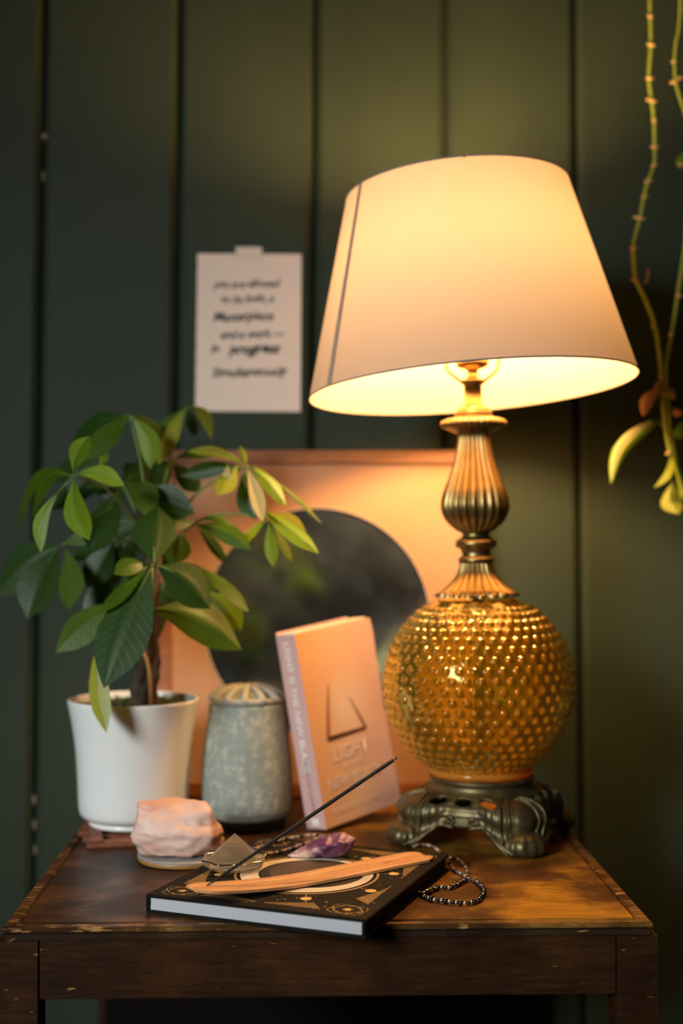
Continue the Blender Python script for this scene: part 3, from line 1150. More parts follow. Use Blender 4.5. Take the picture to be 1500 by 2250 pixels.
# undo the small lamp lean when placing the shade's middle
lr = Matrix.Rotation(R(-1.1), 3, 'Y').inverted()
shade_c = lr @ shade_c
SR0, SR1, SH = 361 * U * .995, 246 * U * 1.0, .2190
sm_ = Matrix.Translation(shade_c) @ Matrix.Rotation(R(-3.0), 4, 'Y') @ Matrix.Rotation(R(-2.7), 4, 'X')
sh_prof = [(SR0 + (SR1 - SR0) * t / 12, SH * t / 12) for t in range(13)]
mb = MB().lathe(sh_prof, 128)
mb.lathe([(r - .0007, z) for r, z in sh_prof][::-1], 128)
n0 = 13 * 128
for k in range(128):                                # close the top and bottom edges
    k2 = (k + 1) % 128
    mb.f += [(k, k2, n0 + 12 * 128 + k2, n0 + 12 * 128 + k), (12 * 128 + k, n0 + k, n0 + k2, 12 * 128 + k2)]
    mb.mi += [0, 0]
mb = MB().lathe(sh_prof, 128)
shade = mb.build('lamp_shade', M['shade'], lamp, smooth=True, recalc=False)
shade.matrix_local = sm_
o = MB().ring((0, 0, 0), SR0, .0010, 128, 6).build('rim_binding', M['seam'], shade, smooth=True)
o = MB().ring((0, 0, SH), SR1, .0009, 128, 6).build('rim_binding', M['seam'], shade, smooth=True)
# overlapping vertical seam on the left front
mb = MB()
sa = None
for aa, wd in ((R(210.5), R(.5)),):
    vs = []
    for t in range(2):
        r, z = (SR0, 0) if t == 0 else (SR1, SH)
        r += .0009
        for d in (-wd, wd):
            vs.append((r * math.cos(aa + d), r * math.sin(aa + d), z))
    mb.add(vs, [(0, 1, 3, 2)])
mb.build('seam', M['seam'], shade, recalc=False)
vs = []
for t in range(13):
    r, z = sh_prof[t]
    for j in range(4):
        a = R(210.5 - 3.4 * j / 3)
        vs.append(((r - .0012) * math.cos(a), (r - .0012) * math.sin(a), z))
MB().add(vs, [(t * 4 + j, t * 4 + j + 1, t * 4 + 5 + j, t * 4 + 4 + j) for t in range(12) for j in range(3)]).build('seam_overlap', M['shade'], shade, recalc=False)
# harp and spider
mb = MB()
sx = Vector((0, 0, 0))
for s in (-1, 1):
    pts = spline([(s * .004, 0, zt(850)), (s * .012, 0, zt(838)), (s * .026, 0, zt(815)), (s * .029, 0, zt(795)), (s * .036, 0, zt(740)), (s * .055, 0, zt(640)), (s * .054, 0, zt(520)), (s * .030, 0, zt(430)), (0, 0, zt(405))], 6)
    mb.tube(pts, .0018, 8)
mb.build('harp', M['brightbrass'], lamp, smooth=True)
mb = MB()
for q in range(3):
    a = q * 2 * PI / 3 + .5
    mb.tube([(0, 0, SH - .022), (math.cos(a) * SR1 * .5, math.sin(a) * SR1 * .5, SH - .014), (math.cos(a) * SR1, math.sin(a) * SR1, SH - .001)], .0014, 6)
mb.build('spider', M['brightbrass'], shade, smooth=True)
mb = MB()
prof = spline([(.010, zt(704)), (.013, zt(690)), (.022, zt(655)), (.0285, zt(610)), (.0285, zt(565)), (.020, zt(525)), (.0005, zt(512))], 5)
mb.lathe([(p.x, p.y) for p in prof], 32)
mb.build('light_bulb', M['bulb'], lamp, smooth=True)

# ------------------------------------------------------------------ the wooden trivet and potted tree
px_, py_ = -.232, 1.452
tv = empty('wooden_trivet', 'reddish brown slatted wooden trivet under the white plant pot', 'trivet', (px_ + .004, py_ - .010, T), (0, 0, R(12)))
for k in range(5):
    y = -.056 + k * .028
    MB().box((0, y, .0030), (.124 - abs(k - 2) * .008, .013, .006), .001).build('slat', M['trivet'], tv)
for x in (-.044, 0, .044):
    MB().box((x, 0, .0074), (.014, .128, .0026), .0008).build('crossbar', M['trivet'], tv)

plant = empty('potted_plant', 'money tree with drooping palmate green leaves in a white ceramic pot', 'plant', (px_, py_, T + .0089))
RZ = .1375
prof = spline([(.0005, .0), (.040, .0), (.0475, .0004), (.0490, .0035), (.0480, .0060), (.0520, .0075), (.0585, .0130), (.0605, .0250), (.0615, .0500), (.0640, .0850), (.0680, .1130), (.0722, RZ - .003),
               (.0722, RZ), (.0705, RZ + .0012), (.0688, RZ - .001), (.0660, RZ - .016), (.0640, RZ - .030)], 4)
MB().lathe([(p.x, p.y) for p in prof], 96).build('pot', M['pot'], plant, smooth=True)
vs, fs = [(0, 0, RZ - .006)], []
for i in range(1, 9):
    for k in range(40):
        a = 2 * PI * k / 40
        r = .0675 * i / 8
        vs.append((r * math.cos(a), r * math.sin(a), RZ - .0075 + .004 * mnoise.noise(Vector((r * 60 * math.cos(a), r * 60 * math.sin(a), 2)))))
for k in range(40):
    fs.append((0, 1 + k, 1 + (k + 1) % 40))
for i in range(7):
    for k in range(40):
        fs.append((1 + i * 40 + k, 1 + (i + 1) * 40 + k, 1 + (i + 1) * 40 + (k + 1) % 40, 1 + i * 40 + (k + 1) % 40))
MB().add(vs, fs).build('soil', M['soil'], plant, smooth=True)
rnd = random.Random(5)
mb = MB()
for k in range(150):
    a, r = rnd.uniform(0, 2 * PI), .062 * math.sqrt(rnd.random())
    c = Vector((r * math.cos(a), r * math.sin(a), RZ - .0075))
    s = rnd.uniform(.002, .0045)
    mb.tube([c, c + Vector((rnd.uniform(-1, 1), rnd.uniform(-1, 1), .6)).normalized() * s * 2], [s * .6, s * .2], 5)
tag(mb.build('moss', M['moss'], plant), kind='stuff')
org = Vector(plant.location)
# braided trunks
mb = MB()
tops = []
for q in range(3):
    pts, rad = [], []
    for i in range(40):
        u_ = i / 39
        a = q * 2 * PI / 3 + u_ * 2.2 * PI
        rr = .0085 * (1 - .35 * u_)
        c = Vector((.012, -.004, RZ - .02)).lerp(Vector((.020, .0, .30)), u_)
        pts.append(c + Vector((rr * math.cos(a), rr * math.sin(a), 0)))
        rad.append(.0098 - .0045 * u_ + .0008 * math.sin(i * 1.9 + q))
    mb.tube(pts, rad, 12)
    tops.append(pts[-1])
mb.build('braided_trunk', M['trunk'], plant, smooth=True)
MB().tube(spline([tuple(at(331, 1560, 1.415) - org), tuple(at(330, 1500, 1.412) - org), tuple(at(324, 1455, 1.415) - org), tuple(at(312, 1415, 1.42) - org), tuple(at(318, 1330, 1.43) - org)], 6), .0021, 8).build('young_stem', M['stemorange'], plant, smooth=True)


def leaf(base, tip, width, material, D0, D1, droop=.12, roll=0.0, fold=.25, bow=0.0, parent=None, widest=.59, origin=None, name='leaf'):
    """a folded pointed leaf between two points seen at px positions, real depth D0 -> D1"""
    org_ = origin if origin is not None else org
    a, b = at(*base, D0) - org_, at(*tip, D1) - org_
    ax = b - a
    Lh = ax.length
    wd = width * 1.08 * (D0 + D1) / 2 / FPX
    view = Vector((0, -1, .15)).normalized()
    side_ = ax.cross(view).normalized()
    nrm = side_.cross(ax).normalized()
    rot = Matrix.Rotation(roll, 3, ax.normalized())
    side_, nrm = rot @ side_, rot @ nrm
    nl, nwid = 14, 8
    up = Vector((0, 0, 1))
    vs, fs = [], []
    for i in range(nl + 1):
        t = i / nl
        s = math.sin(PI * t ** (math.log(.5) / math.log(widest))) ** .85 if 0 < t < 1 else 0
        hw = wd / 2 * s + (.0004 if t < 1 else .0001)
        if t > .8:
            hw *= 1 - .25 * (t - .8) / .2
        c = a + ax * t + up * (droop * Lh * math.sin(PI * t)) + side_ * (bow * Lh * math.sin(PI * t))
        for j in range(nwid + 1):
            u_ = j / nwid * 2 - 1
            rip = .035 * hw * math.sin(t * 40 + abs(u_) * 3) * abs(u_)
            vs.append(c + side_ * hw * u_ * math.cos(fold * abs(u_)) + nrm * (-hw * abs(u_) * math.sin(fold) * .9 + rip + hw * .06 * (1 if j == nwid // 2 else 0)))
    for i in range(nl):
        for j in range(nwid):
            q = i * (nwid + 1) + j
            fs.append((q, q + 1, q + nwid + 2, q + nwid + 1))
    mb_ = MB().add(vs, fs)
    o_ = mb_.build(name, M[material], parent if parent is not None else plant, smooth=True, recalc=False)
    uvl = o_.data.uv_layers.new(name='UVMap')
    for lp in o_.data.loops:
        i_, j_ = divmod(lp.vertex_index, nwid + 1)
        uvl.data[lp.index].uv = (j_ / nwid, i_ / nl)
    # raised midrib
    pts = []
    for i in range(nl):
        t = i / nl
        pts.append(a + ax * t + up * (droop * Lh * math.sin(PI * t)) + side_ * (bow * Lh * math.sin(PI * t)) + nrm * .0004)
    MB().tube(pts, [max(.0002, .0007 * (1 - i / nl)) for i in range(nl)], 5).build('midrib', M['vein'], o_, smooth=True)
    return o_


LV = [
    # hub, list of (base, tip, width, material, D0, D1, droop, roll, bow)
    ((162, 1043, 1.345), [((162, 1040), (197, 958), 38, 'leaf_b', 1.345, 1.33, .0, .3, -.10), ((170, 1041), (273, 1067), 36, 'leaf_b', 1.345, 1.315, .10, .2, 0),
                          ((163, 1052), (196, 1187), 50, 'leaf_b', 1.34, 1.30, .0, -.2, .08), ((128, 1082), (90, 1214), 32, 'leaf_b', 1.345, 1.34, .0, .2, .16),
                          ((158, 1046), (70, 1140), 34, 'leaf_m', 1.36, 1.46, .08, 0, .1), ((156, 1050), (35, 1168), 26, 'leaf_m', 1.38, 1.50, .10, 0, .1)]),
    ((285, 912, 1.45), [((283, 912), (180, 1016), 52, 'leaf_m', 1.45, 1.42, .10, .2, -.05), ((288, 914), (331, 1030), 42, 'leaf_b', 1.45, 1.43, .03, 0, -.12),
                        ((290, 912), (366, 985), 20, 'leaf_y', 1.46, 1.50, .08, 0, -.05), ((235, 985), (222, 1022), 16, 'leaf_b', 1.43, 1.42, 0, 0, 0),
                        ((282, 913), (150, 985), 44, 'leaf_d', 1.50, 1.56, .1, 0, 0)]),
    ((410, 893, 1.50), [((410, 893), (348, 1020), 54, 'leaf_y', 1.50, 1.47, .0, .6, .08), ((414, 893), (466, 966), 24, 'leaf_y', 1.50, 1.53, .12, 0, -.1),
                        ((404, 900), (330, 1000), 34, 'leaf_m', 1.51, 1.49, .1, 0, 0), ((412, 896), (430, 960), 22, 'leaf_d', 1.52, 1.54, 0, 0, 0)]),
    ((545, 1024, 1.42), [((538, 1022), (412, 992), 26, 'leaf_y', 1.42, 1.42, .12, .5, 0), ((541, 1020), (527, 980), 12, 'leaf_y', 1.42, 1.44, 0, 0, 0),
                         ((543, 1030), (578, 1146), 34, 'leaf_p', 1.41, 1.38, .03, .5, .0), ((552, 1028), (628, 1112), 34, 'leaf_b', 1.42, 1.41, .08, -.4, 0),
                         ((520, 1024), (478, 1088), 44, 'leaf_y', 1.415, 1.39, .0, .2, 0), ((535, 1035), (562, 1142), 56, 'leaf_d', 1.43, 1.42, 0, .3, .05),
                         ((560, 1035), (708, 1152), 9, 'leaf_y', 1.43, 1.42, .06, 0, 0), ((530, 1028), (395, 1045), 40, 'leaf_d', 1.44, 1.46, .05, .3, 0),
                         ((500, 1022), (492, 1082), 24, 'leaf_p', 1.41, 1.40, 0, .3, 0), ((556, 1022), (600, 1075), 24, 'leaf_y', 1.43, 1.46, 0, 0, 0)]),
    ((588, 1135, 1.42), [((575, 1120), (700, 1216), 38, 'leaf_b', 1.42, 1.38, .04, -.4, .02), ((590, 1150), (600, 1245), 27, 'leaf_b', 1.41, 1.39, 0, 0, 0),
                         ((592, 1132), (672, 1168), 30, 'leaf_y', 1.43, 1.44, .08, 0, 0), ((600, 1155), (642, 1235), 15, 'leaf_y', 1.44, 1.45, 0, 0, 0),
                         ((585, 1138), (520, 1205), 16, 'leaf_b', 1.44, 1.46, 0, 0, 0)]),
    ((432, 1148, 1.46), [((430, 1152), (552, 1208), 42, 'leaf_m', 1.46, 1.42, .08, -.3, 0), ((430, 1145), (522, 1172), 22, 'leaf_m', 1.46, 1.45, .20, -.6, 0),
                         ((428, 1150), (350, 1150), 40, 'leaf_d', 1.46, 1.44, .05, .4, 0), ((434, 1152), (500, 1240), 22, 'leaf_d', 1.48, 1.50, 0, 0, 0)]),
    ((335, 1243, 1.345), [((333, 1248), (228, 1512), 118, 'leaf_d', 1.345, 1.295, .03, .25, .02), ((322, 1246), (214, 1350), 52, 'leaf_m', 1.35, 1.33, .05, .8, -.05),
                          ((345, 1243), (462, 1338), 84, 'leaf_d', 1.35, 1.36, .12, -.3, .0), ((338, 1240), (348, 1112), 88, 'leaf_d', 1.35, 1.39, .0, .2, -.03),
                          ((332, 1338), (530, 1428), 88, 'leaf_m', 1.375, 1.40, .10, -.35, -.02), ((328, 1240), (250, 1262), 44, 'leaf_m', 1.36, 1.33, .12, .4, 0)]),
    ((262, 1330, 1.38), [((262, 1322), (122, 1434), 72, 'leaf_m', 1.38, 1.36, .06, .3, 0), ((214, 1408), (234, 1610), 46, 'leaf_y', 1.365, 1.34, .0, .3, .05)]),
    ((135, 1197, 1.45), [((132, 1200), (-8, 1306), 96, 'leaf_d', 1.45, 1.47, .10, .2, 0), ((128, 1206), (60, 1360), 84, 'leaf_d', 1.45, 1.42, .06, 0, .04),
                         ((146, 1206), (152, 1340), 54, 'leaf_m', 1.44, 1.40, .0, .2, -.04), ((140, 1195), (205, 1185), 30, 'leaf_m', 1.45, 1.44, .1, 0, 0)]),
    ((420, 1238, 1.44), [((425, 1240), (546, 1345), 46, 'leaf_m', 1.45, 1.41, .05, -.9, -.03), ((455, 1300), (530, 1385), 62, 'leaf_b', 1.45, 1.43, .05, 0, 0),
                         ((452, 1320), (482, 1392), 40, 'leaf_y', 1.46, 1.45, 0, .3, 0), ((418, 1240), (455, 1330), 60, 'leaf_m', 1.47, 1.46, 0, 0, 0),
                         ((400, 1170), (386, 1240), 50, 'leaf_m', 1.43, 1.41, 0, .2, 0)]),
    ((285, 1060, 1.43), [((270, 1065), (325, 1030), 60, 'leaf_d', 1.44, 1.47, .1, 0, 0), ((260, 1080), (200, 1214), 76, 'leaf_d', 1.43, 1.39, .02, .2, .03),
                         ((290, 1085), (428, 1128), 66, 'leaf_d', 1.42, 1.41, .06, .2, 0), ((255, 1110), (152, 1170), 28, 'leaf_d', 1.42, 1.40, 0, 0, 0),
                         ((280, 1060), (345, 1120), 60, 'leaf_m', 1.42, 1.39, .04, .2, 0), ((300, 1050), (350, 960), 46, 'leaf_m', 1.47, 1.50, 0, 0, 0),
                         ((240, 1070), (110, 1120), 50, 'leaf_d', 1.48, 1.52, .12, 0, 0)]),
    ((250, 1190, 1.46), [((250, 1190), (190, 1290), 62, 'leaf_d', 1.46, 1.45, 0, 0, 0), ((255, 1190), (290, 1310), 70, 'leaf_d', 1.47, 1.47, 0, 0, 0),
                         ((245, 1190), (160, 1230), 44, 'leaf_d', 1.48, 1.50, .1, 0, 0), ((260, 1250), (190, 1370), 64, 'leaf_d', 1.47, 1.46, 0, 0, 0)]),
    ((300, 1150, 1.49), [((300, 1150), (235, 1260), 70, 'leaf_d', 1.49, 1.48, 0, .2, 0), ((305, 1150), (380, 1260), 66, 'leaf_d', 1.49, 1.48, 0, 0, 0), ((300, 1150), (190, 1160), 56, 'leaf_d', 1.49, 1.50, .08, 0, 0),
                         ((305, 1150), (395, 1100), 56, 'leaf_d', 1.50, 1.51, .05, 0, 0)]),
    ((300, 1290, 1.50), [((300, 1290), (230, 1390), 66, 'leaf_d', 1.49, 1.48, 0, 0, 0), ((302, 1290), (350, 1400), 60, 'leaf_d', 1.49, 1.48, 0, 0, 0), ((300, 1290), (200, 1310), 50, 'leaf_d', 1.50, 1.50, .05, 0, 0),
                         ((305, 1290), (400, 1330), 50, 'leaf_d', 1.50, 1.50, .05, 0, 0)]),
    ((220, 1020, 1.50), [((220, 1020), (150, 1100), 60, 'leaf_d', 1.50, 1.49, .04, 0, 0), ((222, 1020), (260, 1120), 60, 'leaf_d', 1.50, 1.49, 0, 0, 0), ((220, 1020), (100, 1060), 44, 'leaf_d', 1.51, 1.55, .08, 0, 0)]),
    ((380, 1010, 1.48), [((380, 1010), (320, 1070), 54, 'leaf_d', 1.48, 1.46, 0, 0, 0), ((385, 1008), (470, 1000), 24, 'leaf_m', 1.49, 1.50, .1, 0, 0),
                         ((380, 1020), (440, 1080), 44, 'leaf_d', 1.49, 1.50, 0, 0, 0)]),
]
tb = Vector((.020, 0, .30))
for hub, lvs in LV:
    h = at(*hub) - org
    zlift = .018 + .05 * (h - tb).length
    start = tb + Vector((0, 0, -.07 if h.z < tb.z - .01 else -.01))
    mid = start.lerp(h, .55) + Vector((0, 0, zlift))
    MB().tube(spline([tuple(start), tuple(start.lerp(mid, .5) + Vector((0, 0, zlift * .3))), tuple(mid), tuple(h)], 6), .0013, 7).build('petiole', M['petiole'], plant, smooth=True)
    for base_, tip_, wd_, mt_, d0, d1, dr, ro, bo in lvs:
        leaf(base_, tip_, wd_, mt_, d0, d1, dr, ro, .18, bo)
# short stalks for leaves that start away from their hub
for a, b, d in (((162, 1045), (128, 1082), 1.345), ((335, 1246), (332, 1338), 1.36), ((262, 1330), (214, 1408), 1.372), ((420, 1240), (455, 1302), 1.45), ((283, 915), (235, 985), 1.44)):
    MB().tube([at(*a, d) - org, at(*b, d) - org], .0008, 6).build('petiole', M['petiole'], plant, smooth=True)

# ------------------------------------------------------------------ stone diffuser
dx, dy = -.1070, 1.476
df = empty('stone_diffuser', 'grey green speckled stone oil diffuser with pierced dome and black base', 'diffuser', (dx, dy, T))
V_ = dy / FPX * .975
def zd(py): return EYE - (py - 1175) * dy / FPX
prof = spline([(.0005, .0005), (.040, .0005), (.0440, .002), (.0455, .010), (.0470, .0195), (.0475, .0205), (.0005, .0205)], 3)
MB().lathe([(p.x, p.y) for p in prof], 72).build('base', M['black'], df, smooth=False)
pf = [(88, 1789), (95, 1782), (99.5, 1768), (101.5, 1740), (101, 1700), (98, 1655), (93.5, 1612), (89, 1580), (86.5, 1560), (85, 1546), (80, 1541)]
prof = [Vector((.001, zd(1786)))] + spline([(r * V_, zd(y)) for r, y in pf], 4)
MB().lathe([(p.x, p.y) for p in prof], 96).build('cover', M['stone'], df, smooth=True)
# dome: dark inner bowl with pale ribs over it
zr, zp, rd = zd(1544), zd(1504), 81 * V_
hd = zp - zr
def dome(r, off=0.0):
    return zr + hd * math.sqrt(max(0, 1 - (r / (rd * 1.02)) ** 2)) + off
MB().lathe([(rd * (1 - i / 16) + .0002, dome(rd * (1 - i / 16), -.0024)) for i in range(17)], 64).build('dome_core', M['stonedark'], df, smooth=True)
mb = MB()
NR = 12
for q in range(NR):
    a = 2 * PI * q / NR
    pts = [(math.cos(a) * r, math.sin(a) * r, dome(r, -.0006)) for r in [rd * (1 - i / 10 * .68) for i in range(11)]]
    mb.tube(pts, [.0052 - .0026 * i / 10 for i in range(11)], 8)
mb.build('lattice_rib', M['stonelid'], df, smooth=True)
MB().ring((0, 0, dome(rd * .97, -.001)), rd * .97, .0036, 72, 8).build('lattice_ring', M['stonelid'], df, smooth=True)
mb = MB()
mb.lathe([(.0002, dome(0, .0008)), (rd * .15, dome(rd * .15, .0008)), (rd * .34, dome(rd * .34, .0008)), (rd * .38, dome(rd * .38, -.002))], 48)
mb.build('dome_cap', M['stonelid'], df, smooth=True)

# ------------------------------------------------------------------ pink paperback leaning on the diffuser
q_ = dict(x=-.0173, y=1.4394, th=.8113, al=.128, be=.1044, w=.1225, h=.218, t=.030)
e_ = Vector((math.cos(q_['th']), math.sin(q_['th']), 0))
b_ = Vector((-math.sin(q_['th']), math.cos(q_['th']), 0))
upv = Vector((0, 0, 1))
u_ = upv * math.cos(q_['al']) + b_ * math.sin(q_['al'])
n_ = b_ * math.cos(q_['al']) - upv * math.sin(q_['al'])
E_ = e_ * math.cos(q_['be']) + u_ * math.sin(q_['be'])
U_ = u_ * math.cos(q_['be']) - e_ * math.sin(q_['be'])
pb = empty('paperback_book', 'orange and pink paperback standing tilted between stone diffuser and lamp', 'book')
pb.matrix_world = Matrix.Translation((q_['x'] + .001, q_['y'], T + .0045)) @ Matrix((E_, n_, U_)).transposed().to_4x4()
W_, H_, T_ = q_['w'], q_['h'], q_['t']


def cover_sheet(y0, flip, name, material, curl):
    nx, nz = 14, 16
    vs, fs = [], []
    th_ = .0005
    for s in (0, 1):
        for i in range(nz + 1):
            for j in range(nx + 1):
                x, z = W_ * j / nx, H_ * i / nz
                cy = curl * (j / nx) ** 2.2 * (.5 + .5 * abs(i / nz * 2 - 1)) + .0012 * math.sin(PI * j / nx)
                if j == nx and i in (0, nz):
                    x -= .002
                vs.append((x, y0 + cy * flip + s * th_, z))
    K = (nx + 1) * (nz + 1)
    for s in (0, 1):
        for i in range(nz):
            for j in range(nx):
                a = s * K + i * (nx + 1) + j
                fs.append((a, a + 1, a + nx + 2, a + nx + 1))
    rim = [j for j in range(nx + 1)] + [i * (nx + 1) + nx for i in range(1, nz + 1)] + [nz * (nx + 1) + j for j in range(nx - 1, -1, -1)] + [i * (nx + 1) for i in range(nz - 1, 0, -1)]
    for i in range(len(rim)):
        a, b = rim[i], rim[(i + 1) % len(rim)]
        fs.append((a, b, K + b, K + a))
    return MB().add(vs, fs).build(name, material, pb, smooth=False)


cover_sheet(0, -1, 'front_cover', M['pinkcover'], .005)
cover_sheet(T_ - .0005, 1, 'back_cover', M['spinepink'], .001)
MB().box((-.0001, T_ / 2, H_ / 2), (.0008, T_, H_), 0).build('spine', M['spinepink'], pb)
mb = MB()
for k in range(13):                                # gatherings of pages, slightly uneven
    y = .0009 + (T_ - .0018) * (k + .5) / 13
    mb.box((W_ / 2 - .0008 + rnd.uniform(-.0004, .0003), y, H_ / 2 - .0006), (W_ - .003, (T_ - .0020) / 13 * .94, H_ - .0016 + rnd.uniform(-.0006, .0003)))
mb.build('page_block', M['pagecream'], pb)
for o in pb.children:
    if o.name.startswith('back_cover') or o.name.startswith('page_block'):
        o.scale.z = 1.018 if o.name.startswith('back') else 1.014
# cover print, just proud of the curled cover
def cov(x, z, off=.0009):
    j = x / W_
    cy = .005 * j ** 2.2 * (.5 + .5 * abs(z / H_ * 2 - 1)) + .0012 * math.sin(PI * j)
    return (x, -cy - off, z)
def strip(pts, w0, w1, material, name):
    mb = MB()
    vs, fs = [], []
    N_ = 10
    a, b = Vector(pts[0]), Vector(pts[1])
    d = (b - a).normalized()
    pn = Vector((-d.y, d.x))
    for i in range(N_ + 1):
        t = i / N_
        c = a.lerp(b, t)
        ww = w0 + (w1 - w0) * t
        for s in (-1, 1):
            vs.append(cov(c.x + pn.x * ww / 2 * s, c.y + pn.y * ww / 2 * s))
    for i in range(N_):
        fs.append((2 * i, 2 * i + 1, 2 * i + 3, 2 * i + 2))
    return mb.add(vs, fs).build(name, material, pb, recalc=False)


strip([(.0235, .096), (.037, .154)], .0048, .0014, M['tri2'], 'triangle_print')
strip([(.0230, .0955), (.0860, .0955)], .0052, .0030, M['tri'], 'triangle_print')
strip([(.0855, .0955), (.067, .135)], .0036, .0006, M['tri2'], 'triangle_print')
rxf = Matrix.Rotation(R(90), 4, 'X')
def cover_text(body, x, z, size, material, space=1.0, bold=0.0, sx=1.0):
    o_ = text(body, size, material, 'lettering', pb, Matrix.Scale(sx, 4, (1, 0, 0)), depth=0, space=space, bold=bold)
    for v in o_.data.vertices:
        p = cov(x + v.co.x, z + v.co.y)
        v.co = p
cover_text('LIGHT', .056, .0690, .0220, M['palepeach'], 1.05, .0002, .9)
cover_text('IS THE', .056, .0585, .0100, M['palepeach'], 1.2)
cover_text('NEW BLACK', .056, .0400, .0175, M['palepeach'], 1.05, .0001, .85)
cover_text('REBECCA CAMPBELL', .060, .0130, .0090, M['palepeach'], 1.15)
sp_m = Matrix.Translation((-.0008, 0, 0)) @ Matrix(((0, 0, -1, 0), (-1, 0, 0, 0), (0, 1, 0, 0), (0, 0, 0, 1))).to_4x4()
# spine lettering reads from top to bottom
def spine_text(body, z, size, material, bold=0.0):
    o_ = text(body, size, material, 'lettering', pb, Matrix.Identity(4), depth=0, bold=bold)
    for v in o_.data.vertices:
        v.co = (-.0009, T_ / 2 + v.co.y * 1.0 + size * .35 - 2 * (v.co.y) - .0, z - v.co.x)
spine_text('LIGHT IS THE NEW BLACK', .136, .0125, M['white'], .0002)
spine_text('REBECCA CAMPBELL', .043, .0078, M['purpleprint'])
MB().box((-.0008, T_ / 2, .008), (.0006, .011, .008), 0).build('publisher_mark', M['white'], pb)

# ------------------------------------------------------------------ black and gold hardback
BWd, BLn, BT = .205, .234, .0162
bk_ang = R(-21.5)
nr_ = onz(804, 2022, .0162)
bx = Vector((math.cos(bk_ang), math.sin(bk_ang), 0))
nl_ = nr_ - bx * BWd
jb = empty('hardback_journal', 'black hardback book with gold celestial print lying at table front', 'book', (nl_.x, nl_.y, T + .0003), (0, 0, bk_ang))
ct = .0026
MB().box((BWd / 2, BLn / 2, ct / 2), (BWd, BLn, ct), .0007).build('back_cover', M['cover'], jb)
MB().box((BWd / 2, BLn / 2, BT - ct / 2), (BWd, BLn, ct), .0007).build('front_cover', M['cover'], jb)
MB().box((.0014, BLn / 2, BT / 2), (.0028, BLn, BT - .0006), .0006).build('spine', M['cover'], jb)
MB().box((BWd - .0042, BLn / 2, BT / 2), (.0026, BLn - .008, BT - 2 * ct - .0002), 0).build('fore_edge_flap', M['cover'], jb)
mb = MB()
ng = 11
for k in range(ng):
    z = ct + (BT - 2 * ct) * (k + .5) / ng
    mb.box((BWd / 2 - .001, BLn / 2 + rnd.uniform(-.0003, .0003), z), (BWd - .008, BLn - .0062, (BT - 2 * ct) / ng * .93))
mb.build('page_block', M['page'], jb)
Zp = BT + .00012


def quadline(mb, a, b, wd):
    a, b = Vector(a), Vector(b)
    d = (b - a)
    if d.length < 1e-7:
        return
    d.normalize()
    n__ = Vector((-d.y, d.x)) * wd / 2
    mb.add([(*(a + n__), Zp), (*(a - n__), Zp), (*(b - n__), Zp), (*(b + n__), Zp)], [(0, 1, 2, 3)])


def disc(mb, c, r, n=28, rx=None, z=Zp):
    mb.add([(c[0] + (rx or r) * math.cos(2 * PI * k / n), c[1] + r * math.sin(2 * PI * k / n), z) for k in range(n)], [tuple(range(n))])


def annulus(mb, c, r0, r1, n=96, off=(0, 0), z=Zp, a0=0, a1=360):
    vs, fs = [], []
    for k in range(n + 1):
        a = R(a0 + (a1 - a0) * k / n)
        vs.append((c[0] + off[0] + r0 * math.cos(a), c[1] + off[1] + r0 * math.sin(a), z))
        vs.append((c[0] + r1 * math.cos(a), c[1] + r1 * math.sin(a), z))
    for k in range(n):
        fs.append((2 * k, 2 * k + 1, 2 * k + 3, 2 * k + 2))
    mb.add(vs, fs)


def orbit(mb, c, ra, rb, rot, wd, n=40, dash=False):
    for k in range(n):
        if dash and k % 4 == 3:
            continue
        p = []
        for kk in (k, k + 1):
            a = 2 * PI * kk / n
            x, y = ra * math.cos(a), rb * math.sin(a)
            p.append((c[0] + x * math.cos(rot) - y * math.sin(rot), c[1] + x * math.sin(rot) + y * math.cos(rot)))
        quadline(mb, p[0], p[1], wd)


CC = (BWd / 2 + .002, BLn / 2 - .004)
RO = .0670
g1, g2 = MB(), MB()
annulus(g1, CC, RO - .0005, RO, 120)
annulus(g1, CC, RO - .0022, RO - .0012, 120)
for k in range(8):                                  # planets on short rays
    a = R(22.5 + 45 * k)
    c = (CC[0] + (RO + .0135) * math.cos(a), CC[1] + (RO + .0135) * math.sin(a))
    disc(g1, c, .0050)
    for s0, s1 in ((RO + .001, RO + .0075), (RO + .0195, RO + .0262)):
        quadline(g1, (CC[0] + s0 * math.cos(a), CC[1] + s0 * math.sin(a)), (CC[0] + s1 * math.cos(a), CC[1] + s1 * math.sin(a)), .0005)
rs = random.Random(11)
for k in range(150):                                # scattered star specks
    a, r = rs.uniform(0, 2 * PI), rs.uniform(RO + .004, .112)
    x, y = CC[0] + r * math.cos(a), CC[1] + r * math.sin(a)
    if not (.01 < x < BWd - .01 and .012 < y < BLn - .012):
        continue
    cx_, cy_ = min(x, BWd - x), min(y, BLn - y)
    if cx_ < .045 and cy_ < .045:
        continue
    s = rs.choice((.0006, .0008, .0012))
    qa = Vector((x, y))
    g2.add([(x - s, y, Zp), (x, y - s, Zp), (x + s, y, Zp), (x, y + s, Zp)], [(0, 1, 2, 3)])
